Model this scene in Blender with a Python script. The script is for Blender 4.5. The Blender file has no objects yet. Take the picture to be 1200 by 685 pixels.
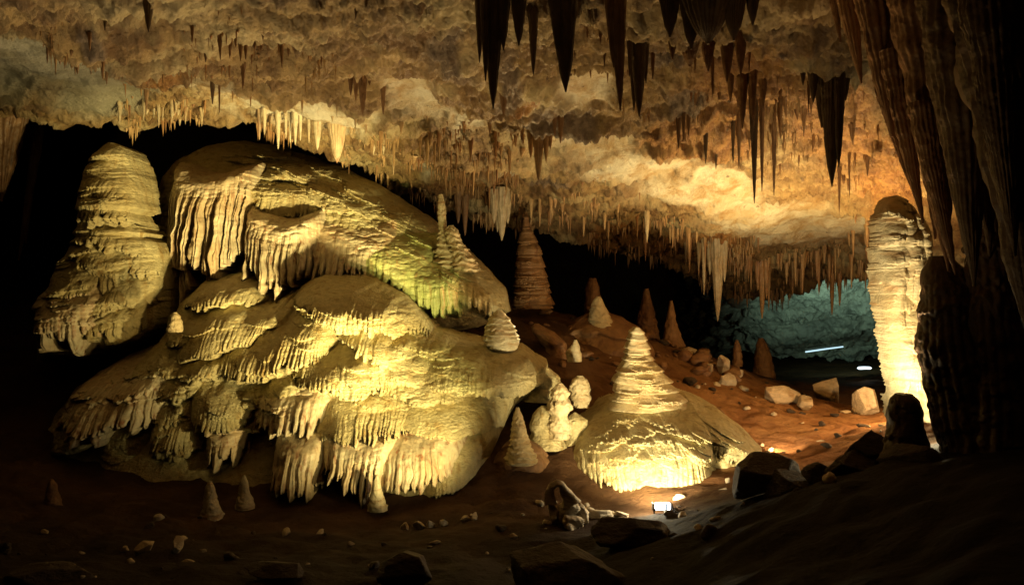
import bpy, math, random
import numpy as np

random.seed(7)
RNG = np.random.default_rng(11)
F = 933.33          # focal length in photograph pixels
CAMZ = 2.6
scene = bpy.context.scene
COL = scene.collection

# ------------------------------------------------------------------ basics
def W(px, py, D):
    return np.array([(px - 600) / F * D, D, CAMZ + (342.5 - py) / F * D])

def hsh(ix, iy, iz, seed):
    h = (ix.astype(np.int64) * 374761393 + iy.astype(np.int64) * 668265263 + iz.astype(np.int64) * 2147483647 + seed * 1274126177) & 0xFFFFFFFF
    h = ((h ^ (h >> 13)) * 1274126177) & 0xFFFFFFFF
    h = h ^ (h >> 16)
    return (h & 0xFFFFFF) / float(0xFFFFFF)

def vn(x, y, z=0.0, seed=0):
    x, y, z = np.broadcast_arrays(np.asarray(x, float), np.asarray(y, float), np.asarray(z, float))
    fx, fy, fz = np.floor(x), np.floor(y), np.floor(z)
    u, v, w = x - fx, y - fy, z - fz
    u = u * u * (3 - 2 * u); v = v * v * (3 - 2 * v); w = w * w * (3 - 2 * w)
    ix, iy, iz = fx.astype(np.int64), fy.astype(np.int64), fz.astype(np.int64)
    def L(a, b, t): return a + (b - a) * t
    def plane(k):
        return L(L(hsh(ix, iy, iz + k, seed), hsh(ix + 1, iy, iz + k, seed), u),
                 L(hsh(ix, iy + 1, iz + k, seed), hsh(ix + 1, iy + 1, iz + k, seed), u), v)
    if np.all(w == 0):
        return plane(0)
    return L(plane(0), plane(1), w)

def fbm(x, y, z=0.0, o=4, seed=0, gain=0.5):
    a, s, n, f = 1.0, 0.0, 0.0, 1.0
    for k in range(o):
        s = s + a * vn(np.asarray(x) * f + 13.7 * k, np.asarray(y) * f - 7.1 * k, np.asarray(z) * f, seed + k)
        n += a; a *= gain; f *= 2.03
    return s / n

def worley(x, y, seed=0):
    fx, fy = np.floor(x).astype(np.int64), np.floor(y).astype(np.int64)
    best = np.full(x.shape, 9.0)
    for i in (-1, 0, 1):
        for j in (-1, 0, 1):
            cx, cy = fx + i, fy + j
            zz = np.zeros_like(cx)
            dx = cx + hsh(cx, cy, zz, seed) - x
            dy = cy + hsh(cx, cy, zz + 1, seed) - y
            best = np.minimum(best, dx * dx + dy * dy)
    return np.sqrt(best)

def sst(a, b, x):
    t = np.clip((x - a) / (b - a), 0, 1)
    return t * t * (3 - 2 * t)

def mesh_from(name, V, Q, mat, T=None, smooth=True, cols=None):
    """V (n,3), Q (m,4) quads, T (k,3) triangles"""
    me = bpy.data.meshes.new(name)
    V = np.ascontiguousarray(V, dtype=np.float32)
    Q = np.zeros((0, 4), np.int32) if Q is None else np.asarray(Q, np.int32)
    T = np.zeros((0, 3), np.int32) if T is None else np.asarray(T, np.int32)
    me.vertices.add(len(V)); me.vertices.foreach_set('co', V.ravel())
    nl = Q.size + T.size
    me.loops.add(nl)
    me.loops.foreach_set('vertex_index', np.concatenate([Q.ravel(), T.ravel()]).astype(np.int32))
    me.polygons.add(len(Q) + len(T))
    st = np.concatenate([np.arange(len(Q)) * 4, Q.size + np.arange(len(T)) * 3]).astype(np.int32)
    me.polygons.foreach_set('loop_start', st)
    me.polygons.foreach_set('use_smooth', np.full(len(Q) + len(T), smooth))
    me.update(calc_edges=True)
    if cols is not None:
        for an, arr in cols.items():
            a = me.attributes.new(an, 'FLOAT', 'POINT')
            a.data.foreach_set('value', np.ascontiguousarray(arr, np.float32).ravel())
    me.materials.append(mat)
    return me

def link(name, me, loc=(0, 0, 0), parent=None):
    o = bpy.data.objects.new(name, me)
    o.location = loc
    COL.objects.link(o)
    if parent is not None: o.parent = parent
    return o

def tag(o, label=None, cat=None, group=None, kind=None):
    if label: o['label'] = label
    if cat: o['category'] = cat
    if group: o['group'] = group
    if kind: o['kind'] = kind
    return o

def put(name, V, Q, mat, parent=None, T=None, base=None, smooth=True, cols=None):
    V = np.asarray(V, float)
    if parent is not None:
        org = np.array(parent.get('_o', (0, 0, 0)))
        loc = (0, 0, 0)
    else:
        org = np.array([V[:, 0].mean(), V[:, 1].mean(), V[:, 2].min()]) if base is None else np.array(base)
        loc = tuple(org)
    o = link(name, mesh_from(name, V - org, Q, mat, T, smooth, cols), loc, parent)
    if parent is None: o['_o'] = [float(c) for c in org]
    return o

def gridq(nr, nc, wrap=False, off=0):
    r = np.arange(nr - 1)[:, None]; c = np.arange(nc if wrap else nc - 1)[None, :]
    c2 = (c + 1) % nc
    a = r * nc + c; b = r * nc + c2; d = (r + 1) * nc + c; e = (r + 1) * nc + c2
    return np.stack([a, d, e, b], -1).reshape(-1, 4) + off

def fix_normals(nr, nc): pass

# ------------------------------------------------------------------ materials
def nodes(name):
    m = bpy.data.materials.new(name); m.use_nodes = True
    nt = m.node_tree; nt.nodes.clear()
    return m, nt, nt.nodes, nt.links

def mixc(N, Lk, fac, a, b):
    n = N.new('ShaderNodeMix'); n.data_type = 'RGBA'
    if isinstance(fac, float): n.inputs[0].default_value = fac
    else: Lk.new(fac, n.inputs[0])
    for i, v in ((6, a), (7, b)):
        if isinstance(v, tuple): n.inputs[i].default_value = (*v, 1)
        else: Lk.new(v, n.inputs[i])
    return n.outputs[2]

def noise(N, Lk, vec, scale, detail=4, rough=0.55, dist=0.0):
    n = N.new('ShaderNodeTexNoise'); n.inputs['Scale'].default_value = scale
    n.inputs['Detail'].default_value = detail; n.inputs['Roughness'].default_value = rough
    n.inputs['Distortion'].default_value = dist
    Lk.new(vec, n.inputs['Vector']); return n.outputs['Fac']

def ramp(N, Lk, val, lo, hi):
    n = N.new('ShaderNodeMapRange'); n.inputs['From Min'].default_value = lo; n.inputs['From Max'].default_value = hi
    n.interpolation_type = 'SMOOTHSTEP'
    Lk.new(val, n.inputs['Value']); return n.outputs['Result']

def mapping(N, Lk, vec, sc):
    n = N.new('ShaderNodeMapping'); n.inputs['Scale'].default_value = sc
    Lk.new(vec, n.inputs['Vector']); return n.outputs['Vector']

def calcite(name, c1, c2, c3, rough=0.5, streak=(9, 9, 0.8), bump=0.5, bscale=28, spots=0.0, spec=0.4, ripple=1.1, coat=0.0):
    m, nt, N, Lk = nodes(name)
    out = N.new('ShaderNodeOutputMaterial'); p = N.new('ShaderNodeBsdfPrincipled')
    geo = N.new('ShaderNodeNewGeometry'); P = geo.outputs['Position']
    n1 = noise(N, Lk, P, 1.1, 5, 0.6)
    n2 = noise(N, Lk, mapping(N, Lk, P, streak), 1.0, 4, 0.55, 0.3)
    c = mixc(N, Lk, ramp(N, Lk, n1, 0.38, 0.66), c1, c2)
    c = mixc(N, Lk, ramp(N, Lk, n2, 0.5, 0.75), c, c3)
    n5 = noise(N, Lk, P, 11.0, 6, 0.7)
    dk = N.new('ShaderNodeMix'); dk.data_type = 'RGBA'; dk.blend_type = 'MULTIPLY'; dk.inputs[0].default_value = 1.0
    Lk.new(c, dk.inputs[6])
    rr = N.new('ShaderNodeMapRange'); rr.inputs['From Min'].default_value = 0.3; rr.inputs['From Max'].default_value = 0.6
    rr.inputs['To Min'].default_value = 0.72; rr.inputs['To Max'].default_value = 1.05
    Lk.new(n5, rr.inputs['Value']); Lk.new(rr.outputs['Result'], dk.inputs[7]); c = dk.outputs[2]
    if spots:
        n6 = noise(N, Lk, P, 45.0, 3, 0.7)
        c = mixc(N, Lk, ramp(N, Lk, n6, 0.62, 0.7), c, tuple(v * 0.35 for v in c3))
    Lk.new(c, p.inputs['Base Color'])
    nr = noise(N, Lk, P, 7.0, 3)
    r2 = N.new('ShaderNodeMapRange'); r2.inputs['To Min'].default_value = rough - 0.14; r2.inputs['To Max'].default_value = rough + 0.18
    Lk.new(nr, r2.inputs['Value']); Lk.new(r2.outputs['Result'], p.inputs['Roughness'])
    p.inputs['Specular IOR Level'].default_value = spec
    p.inputs['Coat Weight'].default_value = coat; p.inputs['Coat Roughness'].default_value = 0.3
    b1 = noise(N, Lk, P, bscale, 5, 0.65)
    b2 = noise(N, Lk, mapping(N, Lk, P, (9, 9, 26)), 1.0, 4, 0.65, 0.8)
    ad = N.new('ShaderNodeMath'); ad.operation = 'MULTIPLY_ADD'; Lk.new(b2, ad.inputs[0]); ad.inputs[1].default_value = ripple; Lk.new(b1, ad.inputs[2])
    bp = N.new('ShaderNodeBump'); bp.inputs['Strength'].default_value = bump; bp.inputs['Distance'].default_value = 0.03
    Lk.new(ad.outputs[0], bp.inputs['Height']); Lk.new(bp.outputs['Normal'], p.inputs['Normal'])
    Lk.new(p.outputs[0], out.inputs['Surface'])
    return m

M = {}
M['flow'] = calcite('flowstone_calcite', (.64, .545, .30), (.54, .425, .20), (.40, .26, .09), rough=.5, bump=1.0)
M['drape'] = calcite('drapery_calcite', (.66, .56, .38), (.58, .42, .24), (.34, .15, .07), rough=.42, streak=(16, 16, .5), bump=.3, ripple=.1)
M['green'] = calcite('green_lit_calcite', (.50, .52, .20), (.46, .42, .19), (.45, .30, .12), rough=.45, streak=(11, 11, .6), bump=.35, ripple=.15)  # greenish lamplight on the draperies put into the calcite colour
M['cone'] = calcite('stalagmite_calcite', (.66, .56, .36), (.56, .42, .22), (.40, .24, .11), rough=.45, streak=(2, 2, 14), bump=.5)
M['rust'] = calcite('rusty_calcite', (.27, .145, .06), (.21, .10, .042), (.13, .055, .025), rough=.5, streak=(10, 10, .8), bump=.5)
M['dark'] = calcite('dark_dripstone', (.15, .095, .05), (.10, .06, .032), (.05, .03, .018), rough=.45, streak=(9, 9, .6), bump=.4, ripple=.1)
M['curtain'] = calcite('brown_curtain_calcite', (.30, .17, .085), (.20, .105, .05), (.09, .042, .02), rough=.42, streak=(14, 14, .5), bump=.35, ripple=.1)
M['straw'] = calcite('straw_calcite', (.44, .28, .13), (.34, .17, .07), (.2, .08, .035), rough=.4, bump=.2)
M['pale'] = calcite('pale_stalactite_calcite', (.52, .42, .27), (.42, .29, .15), (.30, .16, .08), rough=.4, streak=(14, 14, .6), bump=.3, ripple=.1)
M['rock'] = calcite('limestone_rock', (.60, .50, .36), (.48, .36, .22), (.28, .17, .09), rough=.7, streak=(4, 4, 4), bump=.8, bscale=18)
M['darkrock'] = calcite('muddy_rock', (.06, .038, .022), (.042, .026, .015), (.025, .016, .010), rough=.75, streak=(4, 4, 4), bump=.9, bscale=14)  # near-black rock for the foreground boulders and some of the pebbles
M['shell'] = calcite('dark_cave_rock', (.06, .045, .03), (.04, .03, .02), (.03, .02, .015), rough=.9, bump=.8, bscale=3)
M['teal'] = calcite('far_limestone', (.26, .26, .22), (.17, .17, .15), (.07, .07, .06), rough=.6, streak=(2, 2, 5), bump=1.0, bscale=5)

def ground_mat():
    m, nt, N, Lk = nodes('clay_ground')
    out = N.new('ShaderNodeOutputMaterial'); p = N.new('ShaderNodeBsdfPrincipled')
    P = N.new('ShaderNodeNewGeometry').outputs['Position']
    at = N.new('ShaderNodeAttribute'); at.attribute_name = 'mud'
    at2 = N.new('ShaderNodeAttribute'); at2.attribute_name = 'sand'
    n1 = noise(N, Lk, P, 1.3, 6, 0.65); n2 = noise(N, Lk, P, 9, 6, 0.7)
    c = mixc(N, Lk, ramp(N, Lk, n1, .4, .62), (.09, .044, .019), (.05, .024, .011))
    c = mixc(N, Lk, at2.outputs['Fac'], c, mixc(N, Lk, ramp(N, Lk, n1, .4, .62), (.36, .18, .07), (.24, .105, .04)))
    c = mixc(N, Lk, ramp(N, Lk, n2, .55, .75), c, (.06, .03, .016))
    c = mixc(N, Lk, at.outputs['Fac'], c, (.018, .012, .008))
    Lk.new(c, p.inputs['Base Color']); p.inputs['Roughness'].default_value = .85
    p.inputs['Specular IOR Level'].default_value = .15
    b = noise(N, Lk, P, 12, 8, .7)
    bp = N.new('ShaderNodeBump'); bp.inputs['Strength'].default_value = .9; bp.inputs['Distance'].default_value = .06
    Lk.new(b, bp.inputs['Height']); Lk.new(bp.outputs['Normal'], p.inputs['Normal'])
    Lk.new(p.outputs[0], out.inputs['Surface']); return m
M['ground'] = ground_mat()

def ceil_mat():
    m, nt, N, Lk = nodes('ceiling_rock')
    out = N.new('ShaderNodeOutputMaterial'); p = N.new('ShaderNodeBsdfPrincipled')
    P = N.new('ShaderNodeNewGeometry').outputs['Position']
    A = {}
    for k in ('white', 'orange', 'popcorn', 'grey'):
        a = N.new('ShaderNodeAttribute'); a.attribute_name = k; A[k] = a.outputs['Fac']
    n1 = noise(N, Lk, P, 1.6, 6, .65, .4); n2 = noise(N, Lk, P, 6, 6, .7); n3 = noise(N, Lk, P, 0.9, 4, .6, .5)
    c = mixc(N, Lk, ramp(N, Lk, n1, .38, .62), (.40, .26, .11), (.19, .10, .038))
    c = mixc(N, Lk, ramp(N, Lk, n3, .50, .68), c, (.50, .38, .20))
    c = mixc(N, Lk, A['orange'], c, mixc(N, Lk, ramp(N, Lk, n2, .35, .65), (.46, .24, .075), (.28, .12, .04)))
    wv = mixc(N, Lk, ramp(N, Lk, n1, .4, .7), (.72, .65, .50), (.58, .44, .25))
    n7 = noise(N, Lk, mapping(N, Lk, P, (3, 1.2, 3)), 1.0, 7, .7, .6)
    wv = mixc(N, Lk, ramp(N, Lk, n7, .42, .68), wv, (.44, .27, .11))
    c = mixc(N, Lk, A['white'], c, wv)
    c = mixc(N, Lk, A['grey'], c, mixc(N, Lk, ramp(N, Lk, n1, .4, .7), (.48, .44, .33), (.36, .31, .20)))
    c = mixc(N, Lk, A['popcorn'], c, mixc(N, Lk, ramp(N, Lk, n2, .35, .65), (.27, .185, .12), (.13, .08, .05)))
    c = mixc(N, Lk, ramp(N, Lk, n2, .60, .74), c, (.10, .05, .025))
    Lk.new(c, p.inputs['Base Color']); p.inputs['Roughness'].default_value = .55
    b = noise(N, Lk, P, 16, 8, .72)
    bp = N.new('ShaderNodeBump'); bp.inputs['Strength'].default_value = 1.0; bp.inputs['Distance'].default_value = .08
    Lk.new(b, bp.inputs['Height']); Lk.new(bp.outputs['Normal'], p.inputs['Normal'])
    Lk.new(p.outputs[0], out.inputs['Surface']); return m
M['ceil'] = ceil_mat()

def emis(name, col, s):
    m, nt, N, Lk = nodes(name)
    o = N.new('ShaderNodeOutputMaterial'); e = N.new('ShaderNodeEmission')
    e.inputs[0].default_value = (*col, 1); e.inputs[1].default_value = s
    Lk.new(e.outputs[0], o.inputs[0]); return m
M['lens'] = emis('lit_lens', (.75, .88, 1), 9)
M['tube'] = emis('lit_tube', (.6, .88, 1), 1.1)
M['tube2'] = emis('lit_tube_bright', (.75, .92, 1), 3.5)
def plain(name, c, r, metal=0):
    m, nt, N, Lk = nodes(name)
    o = N.new('ShaderNodeOutputMaterial'); p = N.new('ShaderNodeBsdfPrincipled')
    P = N.new('ShaderNodeNewGeometry').outputs['Position']
    Lk.new(mixc(N, Lk, noise(N, Lk, P, 20, 4), tuple(v * .6 for v in c), c), p.inputs['Base Color'])
    p.inputs['Roughness'].default_value = r; p.inputs['Metallic'].default_value = metal
    Lk.new(p.outputs[0], o.inputs[0]); return m
M['housing'] = plain('black_metal_housing', (.03, .03, .03), .5, .5)

# ------------------------------------------------------------------ RBF
class RBF:
    def __init__(s, P, v, lam=0.0):
        s.P = np.asarray(P, float); s.v = np.asarray(v, float); n = len(s.P)
        d = np.linalg.norm(s.P[:, None] - s.P[None], axis=-1)
        A = np.zeros((n + 3, n + 3)); A[:n, :n] = -d - lam * np.eye(n) * -1
        A[:n, n] = 1; A[:n, n + 1:] = s.P; A[n, :n] = 1; A[n + 1:, :n] = s.P.T
        s.w = np.linalg.solve(A, np.concatenate([s.v, [0, 0, 0]]))
    def __call__(s, X, Y):
        sh = X.shape; Q = np.stack([X.ravel(), Y.ravel()], -1)
        out = np.zeros(len(Q)); n = len(s.P)
        for k in range(n):
            out -= s.w[k] * np.sqrt((Q[:, 0] - s.P[k, 0]) ** 2 + (Q[:, 1] - s.P[k, 1]) ** 2 + 0.05)
        out += s.w[n] + Q @ s.w[n + 1:]
        return out.reshape(sh)

# ------------------------------------------------------------------ terrain
GP = [(0,685,6.5),(300,685,6.8),(600,685,7),(800,685,6),(1000,640,5.2),(1200,685,3.5),(1200,560,4.6),(1060,545,5.8),(960,565,6.3),(850,600,7.3),
      (780,597,9.0),(700,600,9.2),(600,600,9.5),(450,603,9.8),(250,612,9.5),(100,605,9.3),(0,580,9.6),(-150,560,9),
      (600,540,11),(650,490,12.3),(700,430,14),(620,365,16.3),(700,375,17),(800,405,18),(880,438,18.5),(950,465,17),(1000,480,16),
      (900,520,12.3),(960,545,10.6),(1040,500,12.5),(850,505,12.8),(860,565,9.4),(1000,548,9.0),
      (450,500,12.2),(300,520,12.2),(150,520,11.8),(0,500,12),(300,400,14),(100,400,14),(450,380,14.6),(350,330,16),(520,340,16),
      (850,430,16.5),(800,450,14.5),(1100,480,10.5),(1200,470,9),(1120,520,7.6)]
gxyz = np.array([W(*g) for g in GP])
extra = np.array([(-12, 2, 0.2), (0, 1, -0.1), (9, 1, 1.2), (-14, 14, 2.0), (-6, 19, 3.6), (0, 20, 2.2), (4, 22, .3), (8, 26, -.2), (14, 24, .4), (12, 14, 1.2),
                  (0, 32, -.5), (-12, 32, 1), (15, 34, 0), (9, 8, 1.2), (0, -6, 0), (-10, -6, 0), (10, -6, 1)])
gall = np.vstack([gxyz, extra])
gr = RBF(gall[:, :2], gall[:, 2])
def ground_z(x, y):
    x = np.asarray(x, float); y = np.asarray(y, float)
    z = gr(x, y)
    z = z + 0.16 * (fbm(x * .9, y * .9, o=4, seed=3) - .5) + 0.10 * (fbm(x * 3.1, y * 3.1, o=4, seed=8) - .5)
    b = worley(x * 2.2 + 3 * vn(x, y, seed=2), y * 2.2, 5)
    z = z + 0.05 * np.clip(1 - b * 1.6, 0, 1) * sst(.45, .6, vn(x * .5, y * .5, seed=33))
    return z
def gz(x, y): return float(ground_z(np.array([x]), np.array([y]))[0])
xs = np.linspace(-15, 15, 640)
ys = np.concatenate([np.linspace(-6, 2, 20, endpoint=False), np.linspace(2, 20, 480, endpoint=False), np.linspace(20, 36, 110)])
X, Y = np.meshgrid(xs, ys)
Z = ground_z(X, Y)
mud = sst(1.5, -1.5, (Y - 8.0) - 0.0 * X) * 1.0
mud = np.clip(sst(2.2, -.5, Y - 8.0) * (0.8 + 0.4 * sst(-1, 3, X)), 0, 1)  # dimness of the near floor put into its colour, along with dark dirt
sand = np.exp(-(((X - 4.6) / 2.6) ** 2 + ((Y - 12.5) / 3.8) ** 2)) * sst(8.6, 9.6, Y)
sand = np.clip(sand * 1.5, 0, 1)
V = np.stack([X, Y, Z], -1).reshape(-1, 3)
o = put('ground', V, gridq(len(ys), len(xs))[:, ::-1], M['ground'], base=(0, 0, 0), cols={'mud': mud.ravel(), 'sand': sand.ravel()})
tag(o, 'dark clay cave floor rising to a brown slope behind the stalagmites', 'ground', kind='structure')

# ------------------------------------------------------------------ ceiling
CP = [(-400,-250,4.3),(200,-250,4.3),(600,-250,4.3),(1000,-250,4.3),(1500,-250,3.8),
      (0,-80,5.8),(600,-80,5.8),(1100,-80,5.6),(0,0,7.1),(300,0,7.2),(600,0,7.1),(900,0,7.2),(1200,0,6.3),
      (0,60,9.2),(300,60,9.2),(600,60,8.8),(850,60,8.6),(1050,80,8.6),(-300,100,10),(0,125,12.3),(150,140,12.6),(300,150,12.8),(400,170,13.4),
      (200,100,10.7),(450,110,10.6),(600,130,10.8),(500,190,14),(700,130,10.4),(560,240,16.5),(700,200,13.5),(650,262,18.5),(740,285,20),
      (850,200,12.6),(850,270,17),(850,330,21),(950,200,12.6),(950,280,17.5),(950,320,20),(1050,150,10.8),(1050,250,14.5),(1050,320,18),(1300,200,10),(1500,300,12)]
cr = RBF([(a / 100, b / 100) for a, b, _ in CP], [1.0 / d for _, _, d in CP])
def ceilD(px, py):
    return 1.0 / np.clip(cr(np.asarray(px, float) / 100, np.asarray(py, float) / 100), .035, .5)
EDX = [-500,0,60,130,240,280,330,400,440,500,560,600,680,740,780,850,900,960,1020,1100,1300,1700]
EDY = [125,126,133,146,148,150,162,180,205,232,250,262,275,290,303,338,345,325,318,330,340,340]
NU, NV = 1250, 400
pu = np.linspace(-450, 1650, NU)
def edge(px):
    px = np.asarray(px, float)
    return np.interp(px, EDX, EDY) + 10 * (fbm(px / 40, px * 0, o=4, seed=21) - .5)
pe = edge(pu)
vv = np.linspace(0, 1, NV)
PX = np.broadcast_to(pu[None], (NV, NU)); PY = -250 + (pe[None] + 250) * (vv[:, None] ** .85)
CD = ceilD(PX, PY)
C = np.stack([(PX - 600) / F * CD, CD, CAMZ + (342.5 - PY) / F * CD], -1)
def blobs(lst):
    s = np.zeros(PX.shape)
    wx = PX + 60 * (fbm(PX / 60, PY / 40, o=4, seed=40) - .5); wy = PY + 40 * (fbm(PX / 60, PY / 30, o=4, seed=50) - .5)
    for (a, b, ra, rb) in lst:
        s = np.maximum(s, 1.3 - np.sqrt(((wx - a) / ra) ** 2 + ((wy - b) / rb) ** 2))
    return sst(.05, .65, s)
GREY = blobs([(40,80,110,34),(120,108,60,22)])
WHITE = blobs([(60,85,60,20),(255,108,45,16),(330,125,85,22),(400,130,50,14),(432,28,14,10),(482,108,30,26),(500,128,50,16),(556,140,24,18),(505,182,20,14),
               (600,195,16,16),(700,155,50,20),(745,190,70,22),(820,222,80,20),(900,250,80,20),(980,270,60,16),(660,140,20,10),(690,100,30,14)])
ORANGE = blobs([(212,70,34,14),(165,92,28,14),(150,105,20,10),(625,97,20,8),(735,150,50,14),(880,90,75,55),(980,130,60,60),(1050,200,50,60),(330,138,30,10),(820,150,70,26),(720,270,40,14),(820,285,60,20),(560,210,50,18)])
POP = blobs([(535,45,22,34),(600,75,18,26),(655,128,40,18),(790,115,26,20),(780,60,30,20),(640,205,26,10),(100,20,20,8)])
ROUGH = 1 - np.clip(WHITE + GREY, 0, 1) * .9
def normals(A):
    du = np.gradient(A, axis=1); dv = np.gradient(A, axis=0)
    n = np.cross(dv, du); n /= np.linalg.norm(n, axis=-1, keepdims=True) + 1e-9
    return n
CN = normals(C)
if CN[NV // 2, NU // 2, 2] > 0: CN = -CN
cx_, cy_ = C[..., 0], C[..., 1]
big = fbm(cx_ * .7, cy_ * .7, o=5, seed=60) - .5
med = fbm(cx_ * 2.6, cy_ * 2.6, o=5, seed=61, gain=.6) - .5
bw = cx_ * .35 + cy_ + .8 * fbm(cx_ * .6, cy_ * .6, o=3, seed=66)
rid = 1 - np.abs(2 * fbm(cx_ * .45 + 4, bw * 3.2, o=5, seed=62) - 1)
she = fbm(cx_ * .9, cy_ * 1.8, o=4, seed=63) * 6
shelf = (np.floor(she) + sst(.0, .25, she - np.floor(she))) / 6
fine_ = fbm(cx_ * 9, cy_ * 7, o=4, seed=69, gain=.65) - .5
popb = np.clip(1 - worley(cx_ * 14, cy_ * 14, 64) * 1.3, 0, 1)
lump = np.clip(1 - worley(cx_ * 4.5 + med * 2, cy_ * 4.5, 65) * 1.2, 0, 1)
fade = sst(4.5, 7, cy_)
disp = .62 * big + ROUGH * (.16 * med + .20 * (rid - .7) + .34 * (shelf - .5) + .08 * lump + .22 * fine_) + .10 * (rid - .7) + POP * .05 * popb + (1 - ROUGH) * .05 * med
C = C + CN * (disp * fade)[..., None]
CEIL = C
# fold the lip up and back so the ledge has a thickness
rows = [C]
last = C[-1]
for k in range(1, 12):
    r = last.copy(); r[:, 1] += .10 * k + .05 * k * k * .5; r[:, 2] += .04 * k * k * .6 - .02 * k
    r += .1 * (fbm(r[:, 0] * 3, r[:, 0] * 0 + k, o=3, seed=70)[:, None] - .5)
    rows.append(r[None])
top = C[0].copy(); back = []
for k in range(8, 0, -1):
    r = top.copy(); r[:, 1] -= k * 1.4; r[:, 2] += .05 * k; back.append(r[None])
AL = np.concatenate(back + rows, 0)
def padm(a): return np.concatenate([np.repeat(a[:1], 8, 0), a, np.repeat(a[-1:], 11, 0)], 0).ravel()
o = put('cave_ceiling', AL.reshape(-1, 3), gridq(AL.shape[0], NU), M['ceil'], base=(0, 0, 0),
        cols={'white': padm(WHITE), 'orange': padm(ORANGE), 'popcorn': padm(POP), 'grey': padm(GREY)})
tag(o, 'rough tan and orange limestone ceiling sloping down into the cave', 'ceiling', kind='structure')
def ceil_at(px, py):
    i = int(np.clip(round((px + 450) / 2100 * (NU - 1)), 0, NU - 1))
    t = np.clip((py + 250) / (pe[i] + 250), 0, 1) ** (1 / .85)
    j = int(np.clip(round(t * (NV - 1)), 0, NV - 1))
    return CEIL[j, i]

# far shell of the cave
th = np.linspace(0, 2 * np.pi, 160, endpoint=False); ph = np.linspace(-np.pi / 2, np.pi / 2, 60)
T_, P_ = np.meshgrid(th, ph)
d = np.stack([np.cos(T_) * np.cos(P_), np.sin(T_) * np.cos(P_), np.sin(P_)], -1)
rr = 1 + .12 * (fbm(d[..., 0] * 4, d[..., 1] * 4, d[..., 2] * 4 + 9, o=4, seed=80) - .5)
V = d * rr[..., None] * np.array([21, 25, 9.5]) + np.array([0, 15, 1.5])
o = put('cave_wall', V.reshape(-1, 3), gridq(60, 160, True)[:, ::-1], M['shell'], base=(0, 0, 0))
tag(o, 'unlit dark rock walls far behind the formations', 'cave wall', kind='structure')

# far chamber roof lit teal
nu, nv = 420, 240
U_, V_ = np.meshgrid(np.linspace(800, 1150, nu), np.linspace(285, 418, nv))
DD = 23 + (V_ - 290) / 135 * 8 - (U_ - 950) / 160 * 1.0
DD = DD + 8 * (np.clip(880 - U_, 0, 80) / 80) ** 2
A = np.stack([(U_ - 600) / F * DD, DD, CAMZ + (342.5 - V_) / F * DD], -1)
nn = normals(A)
if nn[120, 200, 1] > 0: nn = -nn
dp = 1.3 * (fbm(A[..., 0] * .6, A[..., 1] * .6, A[..., 2], o=5, seed=91) - .5) + .9 * (fbm(A[..., 0] * 1.8, A[..., 1] * 1.5, A[..., 2] * 3, o=5, seed=92, gain=.6) - .5)
A = A + nn * dp[..., None]
o = put('far_cave_roof', A.reshape(-1, 3), gridq(nv, nu), M['teal'], base=(0, 0, 0))
tag(o, 'far chamber roof rock washed in teal light', 'cave roof', kind='structure')

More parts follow.
